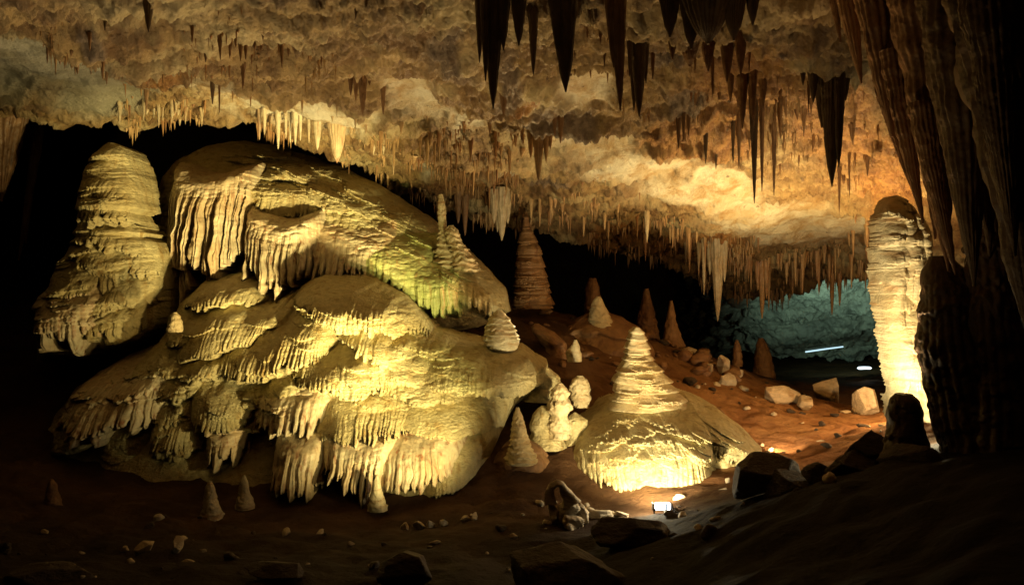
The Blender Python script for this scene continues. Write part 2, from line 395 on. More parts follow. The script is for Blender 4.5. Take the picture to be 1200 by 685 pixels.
# ------------------------------------------------------------------ lathe
def lathe(outline, D, nt=64, flute=0, famp=.1, ledge=0, lamp=.1, na=.08, seed=1, rows=None, ds=1.0, lean=0.0, tipdown=False, nscale=3.0):
    """outline: (py, xl, xr) from top to bottom in photo pixels at depth D -> closed grid"""
    ol = np.array(outline, float)
    py = ol[:, 0]
    H = (py[-1] - py[0])
    n = rows or int(max(24, H * 1.1))
    s = np.linspace(0, 1, n); yy = py[0] + s * H
    xl = np.interp(yy, py, ol[:, 1]); xr = np.interp(yy, py, ol[:, 2])
    k = max(1, n // 26)
    ker = np.ones(2 * k + 1) / (2 * k + 1)
    sm = lambda a: np.convolve(np.pad(a, k, mode='edge'), ker, 'valid')
    xl, xr = sm(xl), sm(xr)
    sc = D / F
    cx = ((xl + xr) / 2 - 600) * sc; R = np.maximum((xr - xl) / 2 * sc, .001)
    zz = CAMZ + (342.5 - yy) * sc
    th = np.linspace(0, 2 * np.pi, nt, endpoint=False)
    S, TH = np.meshgrid(s, th, indexing='ij')
    Rm = np.broadcast_to(R[:, None], S.shape).copy()
    R0 = R.max(); c, sn = np.cos(TH), np.sin(TH)
    Zw = np.broadcast_to(zz[:, None], S.shape)
    q = nscale / max(R0, .02)
    nz = fbm(c * 1.3 + 5, sn * 1.3, Zw * q * .45, o=4, seed=seed) - .5
    Rm = Rm * (1 + 2.2 * na * nz)
    if ledge:
        t = S * ledge + .06 * np.abs(np.sin(TH * 9 + 5 * vn(c * 2, sn * 2, Zw * q * .3, seed=seed + 8))) + 1.9 * (fbm(c * 1.6, sn * 1.6, Zw * q * .3, o=3, seed=seed + 5)) + .5 * vn(c * 4, sn * 4, Zw * q, seed=seed + 6)
        fr = t - np.floor(t)
        am = .4 + 1.2 * hsh(np.floor(t).astype(np.int64), np.floor(t * 0).astype(np.int64), np.zeros_like(t, dtype=np.int64), seed)
        am = am * (.35 + 1.1 * sst(.3, .62, fbm(c * 2.2 + 3, sn * 2.2, Zw * q * .5, o=2, seed=seed + 11)))
        prof = fr ** 1.2 * (1 - sst(.68, 1, fr)) * 1.3
        Rm = Rm * (1 + lamp * am * (prof - .4))
    if flute:
        p = TH / (2 * np.pi) * flute + .6 * (vn(Zw * 1.2 * q * .2, c * 1.2, sn * 1.2, seed=seed + 9) - .5)
        cell = np.floor(p).astype(np.int64) % max(1, int(flute))
        f = np.abs(np.sin(np.pi * p)) ** .8
        am = .4 + .9 * hsh(cell, cell * 0, cell * 0, seed + 3)
        st = sst(.0, .35, S) if not tipdown else 1.0
        Rm = Rm * (1 + famp * am * (f - .6) * st * 1.6)
    x = cx[:, None] + Rm * c; y = D + Rm * sn * ds + lean * S; z = Zw + .0 * c
    V = np.stack([x, y, z], -1).reshape(-1, 3)
    Q = gridq(n, nt, True)[:, ::-1]
    c0 = V[:nt].mean(0); c1 = V[-nt:].mean(0)
    m0 = len(V); V = np.vstack([V, c0, c1])
    i = np.arange(nt); j = (i + 1) % nt
    T = np.vstack([np.stack([np.full(nt, m0), i, j], -1), np.stack([np.full(nt, m0 + 1), (n - 1) * nt + j, (n - 1) * nt + i], -1)])
    return V, Q, T

def merge(parts):
    Vs, Qs, Ts, o_ = [], [], [], 0
    for V, Q, T in parts:
        Vs.append(V); Qs.append(Q + o_); Ts.append(T + o_); o_ += len(V)
    return np.vstack(Vs), np.vstack(Qs), np.vstack(Ts)

def thing(name, geo, mat, label, cat, group=None, base=None, parent=None):
    V, Q, T = geo
    o = put(name, V, Q, M[mat], parent, T, base)
    if parent is None: tag(o, label, cat, group)
    elif label: tag(o, label)
    return o

# ------------------------------------------------------------------ flowstone relief
def L(cx, top, hw, bot, A=None, s=0.0, fl=None, fa=None, J=.3, part='body', bump=1.0, add=False, top_soft=.85, lab=None, p=2.0):
    """a tongue of calcite: grows out of the body towards its dripping hem"""
    if A is None: A = min(.5, .0060 * hw + .05)
    if fl is None: fl = hw / 1.6
    if fa is None: fa = .022
    return dict(cx=cx, top=top, hw=hw, bot=bot, A=A, s=s, fl=fl, fa=fa, J=J, part=part, bump=bump, add=add, ts=top_soft, lab=lab, p=p)

def fill(n, seed, xr, yr, inside, hw0, hw1, s=0.0, k=.0022, part='body', asp=(.6, 1.1), J=.4, fa=.014):
    r = random.Random(seed); out = []; tries = 0
    while len(out) < n and tries < 9000:
        tries += 1
        px, py = r.uniform(*xr), r.uniform(*yr)
        if not inside(px, py): continue
        hw = hw0 + (hw1 - hw0) * r.random() ** 1.4; h = hw * r.uniform(*asp)
        soft = r.random() < .5
        out.append(L(px, py - h, hw, py + h * .7, A=k * hw * r.uniform(.7, 1.3) * 1.6, s=s(px, py) if callable(s) else s, fl=hw / r.uniform(1.5, 2.3), fa=fa * (.3 if soft else 1), J=J * (.4 if soft else 1), part=part, add=True, bump=1.2))
    out.sort(key=lambda l: -l['bot'])
    return out

def seg_dist(X, Z, P, closed=True, skip=()):
    d = np.full(X.shape, 99.0); n = len(P)
    for i in range(n if closed else n - 1):
        if i in skip: continue
        a, b = P[i], P[(i + 1) % n]; ab = b - a
        t = np.clip(((X - a[0]) * ab[0] + (Z - a[1]) * ab[1]) / (ab @ ab + 1e-9), 0, 1)
        d = np.minimum(d, np.hypot(X - a[0] - t * ab[0], Z - a[1] - t * ab[1]))
    return d
def in_poly(X, Z, P):
    c = np.zeros(X.shape, bool); n = len(P)
    for i in range(n):
        a, b = P[i], P[(i + 1) % n]
        if a[1] == b[1]: continue
        c ^= ((a[1] > Z) != (b[1] > Z)) & (X < (b[0] - a[0]) * (Z - a[1]) / (b[1] - a[1]) + a[0])
    return c
def sp(px, py, D): 
    w = W(px, py, D); return np.array([w[0], w[2]])

def flow(name, body, lobes, mats, label, cat, step=.01, seed=1, group=None, bumpamp=.03, skirt=.8, warp=1.0, fine_k=1.0, dnoise=.12):
    """body: dict(poly|rows, ctl=[(px,py,D)...], Ht, Rt)"""
    ctl = body['ctl']; Dm = float(np.mean([c[2] for c in ctl]))
    sc = Dm / F
    # everything is laid out on one upright plan at the mean distance, each point moved to where it really stands
    def plan(px, py, D):
        return 600 + (px - 600) * D / Dm, 342.5 + (py - 342.5) * D / Dm
    if len(ctl) >= 3:
        rb0 = RBF([(a / 100, b / 100) for a, b, _ in ctl], [c for _, _, c in ctl], lam=.02)
        d0 = lambda px, py: float(rb0(np.array([px / 100]), np.array([py / 100]))[0])
        pc = [plan(*c) for c in ctl]
        rb = RBF([(a / 100, b / 100) for a, b in pc], [c for _, _, c in ctl], lam=.02)
        dfun = lambda px, py: rb(px / 100, py / 100)
    else:
        d0 = lambda px, py: Dm
        dfun = lambda px, py: px * 0 + Dm
    if 'poly' in body:
        body = dict(body); body['poly'] = [plan(a, b, d0(a, b) + body['Rt'] * (.15 if i in body.get('skip', ()) else .75)) for i, (a, b) in enumerate(body['poly'])]
    elif len(ctl) >= 3:
        nr_ = []
        for y, l, r in body['rows']:
            Dd = d0((l + r) / 2, y) ; a = plan(l, y, Dd); b = plan(r, y, Dd); nr_.append((a[1], a[0], b[0]))
        body = dict(body); body['rows'] = nr_
    nl = []
    for l in lobes:
        Dd = d0(l['cx'], (l['top'] + l['bot']) / 2) - l['A']; l = dict(l); q0 = Dd / Dm
        l['top'] = 342.5 + (l['top'] - 342.5) * q0; l['bot'] = 342.5 + (l['bot'] - 342.5) * q0
        l['cx'] = 600 + (l['cx'] - 600) * q0; l['hw'] *= q0; nl.append(l)
    lobes = nl
    if 'rows' in body:
        pts = [(l, y) for y, l, r in body['rows']] + [(r, y) for y, l, r in body['rows'][::-1]]
    else: pts = body['poly']
    xs_ = [p[0] for p in pts] + [l['cx'] - l['hw'] for l in lobes] + [l['cx'] + l['hw'] for l in lobes]
    ys_ = [p[1] for p in pts] + [l['bot'] + abs(l['s']) * l['hw'] for l in lobes] + [l['top'] for l in lobes]
    X0, X1 = (min(xs_) - 608) * sc, (max(xs_) - 592) * sc; Z1, Z0 = CAMZ + (350 - min(ys_)) * sc, CAMZ + (334 - max(ys_)) * sc
    nx, nz = int((X1 - X0) / step), int((Z1 - Z0) / step)
    gx = X0 + np.arange(nx) * step; gzv = Z1 - np.arange(nz) * step
    GX, GZ = np.meshgrid(gx, gzv)
    PXX = GX / sc + 600; PYY = 342.5 - (GZ - CAMZ) / sc      # plan coordinates of the relief at its mean distance
    wx = warp * (.14 * (fbm(GX * 1.6, GZ * 1.6, o=4, seed=seed) - .5) + .05 * (fbm(GX * 7, GZ * 7, o=3, seed=seed + 3) - .5))
    wz = warp * (.18 * (fbm(GX * 1.6, GZ * 1.6, o=4, seed=seed + 7) - .5) + .04 * (fbm(GX * 7, GZ * 7, o=3, seed=seed + 4) - .5))
    wpx, wpy = wx / sc, -wz / sc
    qx, qy = PXX + wpx * .6, PYY + wpy * .6
    B = dfun(PXX, PYY) + dnoise * (fbm(GX * 1.1, GZ * 1.1, o=3, seed=seed + 50) - .5) * 2
    if 'rows' in body:
        R_ = np.array(body['rows'], float)
        xl = np.interp(qy, R_[:, 0], R_[:, 1]); xr = np.interp(qy, R_[:, 0], R_[:, 2])
        hw = np.maximum((xr - xl) / 2, .5); u = (qx - (xl + xr) / 2) / hw
        m = (np.abs(u) < 1) & (qy > R_[0, 0]) & (qy < R_[-1, 0])
        # rows may move towards the camera as they widen, as on a cone
        e = hw * sc * body.get('dk', 1.0) * (-np.sqrt(np.clip(1 - u * u, 0, 1)))
    else:
        P = np.array(pts, float); m = in_poly(qx, qy, P)
        d = seg_dist(qx, qy, P, skip=body.get('skip', ())) * sc
        t = np.clip(d / body['Ht'], 0, 1)
        e = body['Rt'] * (1 - np.sqrt(np.clip(1 - (1 - t) ** 2, 0, 1)))
    base = B + e
    Y = np.where(m, base, 99.0)
    ID = np.where(m, 0, -1); BM = np.where(m, 1.0, 0.0)
    FL = np.zeros(Y.shape)
    parts = ['body']; plab = [None]
    order = [l for l in lobes if not l['add']] + [l for l in lobes if l['add']]
    for k, l in enumerate(order):
        if l['part'] != 'body' and not l['add']:
            parts.append(l['part']); plab.append(l['lab']); pid = len(parts) - 1
        else: pid = None if l['add'] else 0
        ex = abs(l['s']) * l['hw'] + 10
        i0 = max(0, int((l['cx'] - l['hw'] - 12 - PXX[0, 0]) * sc / step)); i1 = min(nx, int((l['cx'] + l['hw'] + 12 - PXX[0, 0]) * sc / step) + 1)
        j0 = max(0, int((l['top'] - ex - PYY[0, 0]) * sc / step)); j1 = min(nz, int((l['bot'] + ex - PYY[0, 0]) * sc / step) + 1)
        if i1 - i0 < 3 or j1 - j0 < 3: continue
        sl = (slice(j0, j1), slice(i0, i1))
        kk = min(1.0, l['hw'] * sc / .7)
        x = PXX[sl] + wpx[sl] * kk; y = PYY[sl] + wpy[sl] * kk
        u = (x - l['cx']) / l['hw']
        t = (y - l['s'] * (x - l['cx']) - l['top']) / (l['bot'] - l['top'])
        t = t + .16 * u * u        # hems curve up at the sides
        uc = np.clip(u, -.999, .999); X_, Z_ = GX[sl], GZ[sl]
        fz = 1.0
        xa = np.arcsin(uc) / 1.57 * l['fl'] * .5 + k * 3.17
        p = xa + .9 * (vn(X_ * 4, Z_ * .9, seed=seed + k) - .5) + .35 * (vn(X_ * 11, Z_ * 2.2, seed=seed + k + 1) - .5)
        cell = np.floor(p).astype(np.int64); fr = p - cell; zo = np.zeros_like(cell)
        rnd = hsh(cell, zo, zo, seed + k); rnd2 = hsh(cell, zo + 7, zo, seed + k)
        ff = np.sin(np.pi * fr) ** .6
        ff2 = np.abs(np.sin(np.pi * (p * 2.6 + rnd))) ** .7
        ramp_ = sst(.25, .85, t) if l['ts'] > .3 or l['p'] == 2.0 else sst(l['ts'] * .8, l['ts'] + .3, t)
        wild = sst(.28, .68, fbm(X_ * 2.3 + k, Z_ * .7, o=2, seed=seed + 77)); wild = .22 + .95 * wild
        if l['part'] in ('drapery', 'green_drapery'): wild = .75 + .3 * wild
        f = l['fa'] * ramp_ * (ff * (.45 + .8 * rnd2) - .5 + .28 * (ff2 - .5)) * 2 * wild
        lim = 1 - l['J'] * wild * (1 - (.2 + .8 * rnd) * ff ** .8) - .15 * l['J'] * (1 - ff2) - .10 * fbm(X_ * 6, Z_ * 0 + k, o=3, seed=seed + 78)
        lat = np.sqrt(np.clip(1 - np.abs(u) ** l['p'], 0, 1))
        gro = np.sin(np.pi / 2 * np.clip(t / l['ts'], 0, 1)) ** (1.1 if l['ts'] > .3 else .7)
        h = l['A'] * gro * lat + f * lat
        ok = (np.abs(u) < 1) & (t > 0) & (t < lim)
        h = h - .04 * np.clip(1 - (lim - t) / .05, 0, 1) ** 2 * (l['A'] > .1)
        a = Y[sl]
        if l['add']:
            mod = ok & (a < 90)
            Y[sl] = np.where(mod, a - np.maximum(h, 0), a)
            FL[sl] = np.where(mod, np.maximum(FL[sl], .6 * ramp_), FL[sl])
        else:
            out = ~m[sl]
            if l['part'] == 'drapery': ok = ok & (~out | (t > .3))
            else: ok = ok & ~out
            bb = np.where(out, B[sl] - (0 if 'poly' in body else .12) + l['A'] * .2 + .3 * l['hw'] * sc * (1 - lat), base[sl])
            yn = np.where(ok, bb - h, 99.0)
            win = yn < a
            Y[sl] = np.minimum(a, yn)
            if pid is not None: ID[sl] = np.where(win, pid, ID[sl])
            BM[sl] = np.where(win, l['bump'], BM[sl])
            FL[sl] = np.where(win, ramp_ * min(1, l['fa'] / .03), FL[sl])
    inside = Y < 90
    msk = sst(.40, .6, fbm(GX * 1.3, GZ * 1.8, o=3, seed=seed + 20))
    b1 = np.sqrt(np.clip(1 - worley(GX * 5.5 + 5 * wx, GZ * 13 + 8 * wz, seed + 30) ** 2 * 1.3, 0, 1))
    b2 = np.sqrt(np.clip(1 - worley(GX * 11 + 7 * wx, GZ * 27 + 8 * wz, seed + 31) ** 2 * 1.3, 0, 1))
    fine = fbm(GX * 16, GZ * 50, o=3, seed=seed + 32) - .5
    big = fbm(GX * 2.2, GZ * 4.5, o=3, seed=seed + 35) - .5
    rel = BM * (1 - .8 * np.clip(FL, 0, 1))
    Yd = Y - rel * (bumpamp * (b1 - .5) * (.25 + msk) + bumpamp * .6 * fine_k * (b2 - .5) * (.4 + .8 * msk) + .014 * fine_k * fine + .10 * warp * big) - .03 * FL * warp * big
    pad = np.pad(inside, 1)
    dil = pad[2:, 1:-1] | pad[:-2, 1:-1] | pad[1:-1, 2:] | pad[1:-1, :-2] | pad[2:, 2:] | pad[:-2, :-2] | pad[2:, :-2] | pad[:-2, 2:]
    ring = dil & ~inside
    yy = np.where(inside, Yd, -9.0); yp = np.pad(yy, 1, constant_values=-9); mx = yy.copy()
    for di in (0, 1, 2):
        for dj in (0, 1, 2): mx = np.maximum(mx, yp[di:di + nz, dj:dj + nx])
    Yd = np.where(ring, mx + skirt, Yd); use = inside | ring
    q = use[:-1, :-1] & use[1:, :-1] & use[:-1, 1:] & use[1:, 1:]
    idx = np.arange(nx * nz).reshape(nz, nx)
    fid = np.maximum.reduce([ID[:-1, :-1], ID[1:, :-1], ID[:-1, 1:], ID[1:, 1:]])[q]
    fid = np.maximum(fid, 0)
    Q = np.stack([idx[:-1, :-1], idx[1:, :-1], idx[1:, 1:], idx[:-1, 1:]], -1)[q]
    V = np.stack([GX, Yd, GZ], -1).reshape(-1, 3)
    bp = np.array([gx.mean(), np.median(Yd[inside]), gzv[np.where(inside.any(1))[0].max()]])
    def sub(sel, nm, mat, parent, base):
        q_ = Q[sel]; u_, inv = np.unique(q_, return_inverse=True)
        return put(nm, V[u_], inv.reshape(-1, 4), M[mat], parent, base=base)
    root = sub(fid == 0, name, mats.get('body', 'flow'), None, bp)
    tag(root, label, cat, group)
    for n in range(1, len(parts)):
        s_ = fid == n
        if s_.sum() > 60:
            c = sub(s_, parts[n], mats.get(parts[n], 'flow'), root, None)
            if plab[n]: tag(c, plab[n])
    return root

# upper flowstone
up_b = dict(poly=[(183,300),(183,240),(190,208),(212,186),(245,169),(282,162),(325,168),(365,182),(405,197),(445,216),(485,240),(525,270),(562,302),(592,336),(598,366),(560,385),(500,392),(420,372),(330,360),(285,330)],
            skip=(16,17,18,19), ctl=[(230,250,13.75),(330,200,14.0),(280,170,14.2),(330,300,13.5),(450,250,13.9),(450,330,13.2),(560,330,13.3),(520,280,13.8),(560,380,12.9),(200,330,13.7)], Ht=.95, Rt=1.3)
up = [L(330,176,52,222,A=.16,fa=.012,J=.15,bump=1.6), L(372,190,48,236,A=.14,s=.4,fa=.01,J=.15,bump=1.6),
      L(234,190,55,376,A=.75,fl=15,fa=.14,J=.38,part='drapery',bump=.6,top_soft=.16,p=3.5,lab='tall cream drapery of long rounded folds at the left end'),
      L(192,262,11,332,A=.25,fl=3,fa=.03,J=.3,part='drapery',lab='narrow knobbly pendant at the far left edge'),
      L(326,206,58,262,A=.42,s=.08,fl=30,fa=.03,J=.25,part='ledge',top_soft=.5,lab='short fringed ledge between the two hoods'),
      L(410,215,64,290,A=.30,s=.45,fl=24,fa=.018,J=.2,part='ledge',bump=1.4,lab='cobbled ledge above the wide drapery'),
      L(322,246,50,364,A=.85,s=.04,fl=19,fa=.085,J=.42,part='drapery',top_soft=.20,p=3.2,lab='rounded hood with red and cream folds in the middle'),
      L(398,244,62,352,A=.62,s=.12,fl=24,fa=.05,J=.38,part='drapery',top_soft=.55,lab='wide drapery right of the middle hood'),
      L(452,262,52,358,A=.55,s=.38,fl=17,fa=.05,J=.28,part='green_drapery',top_soft=.6,lab='yellow green drapery on the slope'),
      L(498,296,42,378,A=.50,s=.35,fl=14,fa=.05,J=.22,part='green_drapery',top_soft=.5,lab='lowest green drapery at the right end'),
      L(560,308,36,378,A=.30,s=.55,fl=14,fa=.035,J=.25,part='body')]
def up_in(px, py):
    t = np.interp(px, [190, 230, 280, 340, 400, 480, 560, 590], [225, 185, 170, 172, 200, 245, 310, 345])
    return t + 6 < py < t + (60 if px < 380 else 48) and not (px < 300 and py > 190)
up += fill(64, 3, (255, 560), (165, 340), up_in, 9, 24, s=lambda px, py: .1 if px < 330 else .5, k=.0026, J=.16, fa=.008, asp=(.35, .7))
flow('flowstone_cascade', up_b, up, {'body': 'flow', 'drapery': 'drape', 'ledge': 'flow', 'green_drapery': 'green'},
     'huge domed upper flowstone with pleated draperies hanging under its hoods', 'flowstone', step=.0095, seed=5, bumpamp=.048)

# lower flowstone mound
lo_b = dict(poly=[(40,600),(48,540),(62,490),(95,448),(150,415),(192,396),(212,352),(245,324),(285,317),(312,332),(325,352),(350,332),(390,320),(432,321),(478,344),(512,384),(560,397),(610,404),(640,424),(638,450),(604,474),(588,500),(578,540),(530,572),(480,606),(300,606)],
            skip=(22,23,24), ctl=[(415,340,11.95),(415,450,11.3),(415,560,10.75),(255,340,12.25),(255,450,11.6),(255,560,11.2),(100,480,11.9),(100,580,11.2),(560,420,11.9),(560,520,11.1),(480,560,10.7),(330,400,11.9)], Ht=.8, Rt=1.0)
lo = [L(415,318,96,396,A=0.70,s=.20,fa=.02,J=0.14), L(452,374,66,434,A=0.59,s=.38,fa=.018,J=0.12), L(330,366,62,452,A=0.65,s=-.10,fa=.03,J=0.19),
      L(396,398,72,474,A=0.74,s=.02,fa=.026,J=0.16), L(478,412,44,474,A=0.50,s=.28,fa=.014,J=0.12), L(556,396,86,470,A=0.74,s=.10,fa=.01,J=0.06,bump=.8),
      L(614,406,36,456,A=0.39,s=.3,fa=.008,J=0.12,bump=2.2),
      L(334,444,56,530,A=0.70,s=-.08,fl=17,fa=.045,J=0.27,part='drapery',top_soft=.6,lab='pleated lobe left of the middle of the mound'),
      L(420,448,68,532,A=0.74,fa=.03,J=0.19), L(514,454,66,516,A=0.59,s=.14,fa=.014,J=0.12,bump=.6), L(556,462,42,514,A=0.46,s=.1,fa=.01,J=0.06,bump=.6),
      L(342,500,38,600,A=0.74,fl=12,fa=.06,J=0.27,part='drapery',top_soft=.4,p=2.6,lab='blunt pendant drapery at the bottom left'),
      L(412,500,54,600,A=0.74,s=-.04,fl=16,fa=.065,J=0.42,part='drapery',top_soft=.42,p=2.6,lab='drapery of long separate drips at the bottom'),
      L(484,494,66,584,A=0.74,s=-.14,fl=26,fa=.024,J=0.12,part='drapery',bump=.5,top_soft=.7,lab='smooth yellow bottom dome'),
      L(544,500,56,570,A=0.62,s=-.55,fa=.008,J=0.05,bump=.3), L(480,552,56,606,A=0.46,s=-.35,fa=.006,J=0.04,bump=.3),
      L(262,316,60,366,A=0.46,s=-.2,fa=.018,J=0.12), L(250,346,62,426,A=0.68,s=-.22,fa=.03,J=0.17), L(294,378,48,452,A=0.62,s=-.12,fa=.03,J=0.19),
      L(196,396,52,444,A=0.50,s=.15,fa=.012,J=0.07,bump=.6), L(254,424,44,512,A=0.65,fa=.03,J=0.17),
      L(256,490,25,560,A=0.56,fl=9,fa=.045,J=0.42,part='drapery',top_soft=.4,lab='small drapery with hanging drips'),
      L(196,460,34,546,A=0.56,s=-.08,fa=.035,J=0.29), L(120,424,78,528,A=0.74,s=-.14,fl=20,fa=.04,J=0.29,part='drapery',top_soft=.7,lab='dim fluted lobe at the left foot'),
      L(160,512,80,582,A=0.54,fa=.012,J=0.07,bump=.5), L(250,534,70,600,A=0.46,s=.1,fa=.012,J=0.07,bump=.5), L(80,512,60,596,A=0.46,s=-.2,fa=.012,J=0.07,bump=.5)]
def lo_in(px, py):
    t = np.interp(px, [60, 120, 190, 250, 330, 400, 470, 540, 620], [455, 435, 400, 330, 365, 330, 360, 405, 425])
    b_ = np.interp(px, [60, 200, 300, 440, 540, 620], [520, 545, 500, 490, 480, 440])
    return t + 6 < py < b_ - 8
mid = fill(34, 31, (70, 625), (340, 570), lo_in, 20, 42, s=lambda px, py: -.15 if px < 280 else .15, k=.0016, J=.14, fa=.010, asp=(.7, 1.1))
for q_ in mid: q_['add'] = False; q_['A'] = .16 + .0085 * q_['hw']; q_['fa'] = .006; q_['J'] = .10; q_['bump'] = 1.6
mid2 = fill(20, 8, (455, 630), (400, 540), lambda px, py: lo_in(px, py + 10), 22, 42, s=.2, J=.12, fa=.010, asp=(.55, .9))
for q_ in mid2: q_['add'] = False; q_['A'] = .26 + .009 * q_['hw']
lo = lo[:1] + mid + mid2 + lo[1:]
lo += fill(70, 9, (70, 625), (325, 560), lo_in, 9, 30, s=lambda px, py: -.12 if px < 280 else .12, k=.0018, J=.18, fa=.008)
flow('flowstone_mound', lo_b, lo, {'body': 'flow', 'drapery': 'drape'},
     'broad lower flowstone mound of overlapping yellow lobes with dripping hems', 'flowstone', step=.009, seed=17, bumpamp=.045)

# layered stalagmite on the left
tw_b = dict(rows=[(169,129,134),(174,119,144),(184,110,152),(200,102,158),(218,97,163),(236,92,168),(246,89,171),(251,99,162),(258,97,165),(268,92,168),(274,86,178),(280,94,174),(285,88,186),(300,80,192),(325,66,196),(345,52,197),(370,46,196),(385,44,188),(396,42,176),(406,42,150),(416,42,110),(424,42,70)],
            dk=.5, ctl=[(131,200,12.9),(128,300,12.7),(110,400,12.6),(180,340,12.8),(60,380,12.7)])
tw = [L(131,196,37,246,A=0.21,fl=22,fa=.012,J=.14,top_soft=.9), L(128,226,40,276,A=0.33,fl=20,fa=.025,J=.38,part='tier',top_soft=.5,lab='fringed skirt under the bullet top'),
      L(138,258,50,306,A=0.27,s=.2,fl=20,fa=.018,J=.25), L(144,284,54,332,A=0.30,s=.15,fl=22,fa=.02,J=.28),
      L(112,300,56,350,A=0.30,s=-.15,fl=22,fa=.02,J=.3), L(158,312,40,366,A=0.36,s=-.15,fl=14,fa=.02,J=.25),
      L(110,326,62,378,A=0.38,s=-.16,fl=24,fa=.03,J=.34),
      L(84,336,46,430,A=0.51,s=-.2,fl=12,fa=.06,J=.45,part='drapery',top_soft=.4,p=2.6,lab='long dripping hem at the lower left'),
      L(132,350,52,406,A=0.45,s=-.16,fl=20,fa=.03,J=.36), L(162,362,36,404,A=0.33,s=-.3,fl=12,fa=.015,J=.2)]
def tw_in(px, py):
    return abs(px - np.interp(py, [180, 260, 300, 400], [131, 128, 130, 115])) < np.interp(py, [180, 260, 300, 400], [22, 30, 54, 62])
tw += fill(60, 14, (50, 190), (178, 385), tw_in, 10, 26, s=lambda px, py: -.1, k=.0018, asp=(.3, .55), J=.18, fa=.008)
flow('tiered_stalagmite', tw_b, tw, {'body': 'flow', 'tier': 'flow', 'drapery': 'drape'},
     'tall bullet topped stalagmite with stacked fringed tiers at the left', 'stalagmite', step=.0085, seed=29, bumpamp=.025)

# bright dome over the floodlight
dm_b = dict(poly=[(650,590),(650,556),(660,520),(682,490),(718,470),(760,460),(805,463),(838,476),(866,498),(888,520),(890,534),(868,546),(850,560),(842,596),(760,600)],
            skip=(12,13,14), ctl=[(760,480,11.2),(760,530,10.7),(760,590,10.2),(690,560,10.6),(860,530,10.5),(820,590,9.9),(820,500,11.0)], Ht=.8, Rt=.95)
dm = [L(752,466,50,512,A=.28,fa=.008,J=.3,bump=2), L(812,474,44,530,A=.24,s=.5,fa=.008,J=.25,bump=2.2), L(852,498,38,548,A=.22,s=.6,fa=.008,J=.3,bump=2.2),
      L(706,504,36,560,A=.2,s=-.4,fa=.008,J=.2,bump=1.6), L(800,508,50,552,A=.18,s=.3,fa=.006,J=.2,bump=2),
      L(760,500,90,594,A=.62,s=.03,fl=40,fa=.02,J=.12,part='dome',bump=1.0,top_soft=.45,p=2.4,lab='rounded glowing front with a fluted hem'),
      L(832,560,30,604,A=.25,s=-.4,fa=.006,J=.1,bump=.8)]
midd = fill(22, 33, (680, 870), (472, 545), lambda px, py: py > 470 + abs(px - 765) * .4 and not (700 < px < 820 and py > 512), 18, 36, s=lambda px, py: (px - 765) * .006, k=.0016, asp=(.35, .6), fa=.006, J=.12)
for q_ in midd: q_['add'] = False; q_['A'] = .06 + .005 * q_['hw']; q_['bump'] = 1.8
dm = dm + midd
dm += fill(50, 19, (690, 870), (470, 540), lambda px, py: py > 466 + abs(px - 765) * .55, 9, 26, s=lambda px, py: (px - 765) * .006, k=.0030, asp=(.35, .6), fa=.006)
flow('flowstone_dome', dm_b, dm, {'body': 'flow', 'dome': 'flow'},
     'glowing rounded flowstone dome directly above the floodlight on the ground', 'flowstone', step=.0075, seed=41, bumpamp=.03)

def ringed(name, rows, D, label, cat, mat, n, hw, seed, step=.006, k=.0022, fa=.006, dk=1.0, asp=(.25, .5), J=.25, extra=(), warp=.35, bumpamp=.014, s=0.0, steps=.0):
    if steps:
        r5 = random.Random(seed); fr, out_ = 0.0, []; R0 = np.array(rows, float); yy = R0[0, 0]; H_ = R0[-1, 0] - R0[0, 0]; ph = 0.0; dy = r5.uniform(.06, .12) * H_; lr = r5.uniform(-1, 1)
        while yy < R0[-1, 0]:
            l, r = np.interp(yy, R0[:, 0], R0[:, 1]), np.interp(yy, R0[:, 0], R0[:, 2]); w_ = (r - l) / 2
            g = (ph ** .8 - .55) * steps * w_ + .8 * steps * (ph ** .8 - .5) * 6
            out_.append((yy, l - g * (1 + .5 * lr), r + g * (1 - .5 * lr))); yy += .8; ph += .8 / dy
            if ph > 1: ph = 0.0; dy = r5.uniform(.05, .14) * H_; lr = r5.uniform(-1, 1)
        rows = out_
    ys = [r[0] for r in rows]; R_ = np.array(rows, float)
    def ins(px, py):
        l, r = np.interp(py, R_[:, 0], R_[:, 1]), np.interp(py, R_[:, 0], R_[:, 2]); return l + 2 < px < r - 2
    lb = list(extra) + fill(n, seed, (R_[:, 1].min(), R_[:, 2].max()), (ys[0] + 3, ys[-1] - 2), ins, hw[0], hw[1], k=k, asp=asp, J=J, fa=fa, s=s)
    return flow(name, dict(rows=rows, ctl=[(0, 0, D)], dk=dk), lb, {'body': mat, 'tier': mat, 'drapery': 'drape'}, label, cat, step=step, seed=seed, warp=warp, bumpamp=bumpamp, dnoise=.0, skirt=.25, fine_k=.5)

# ------------------------------------------------------------------ stalagmites
def stag(pts, D, label, mat='cone', ledge=7, lamp=.11, flute=0, famp=.05, nt=72, seed=1, na=.19, name='stalagmite', group=None, ds=1, base_mound=None, rows=None):
    if name == 'stalagmite' and base_mound is None and pts[-1][0] - pts[0][0] < 160:
        y, a, b = pts[-1]; wd = b - a; H = y - pts[0][0]
        pts = list(pts) + [(y + .15 * H, a, b)]
    return thing(name, lathe(pts, D, nt, flute, famp, ledge, lamp, na, seed, ds=ds, rows=rows), mat, label, 'stalagmite', group)

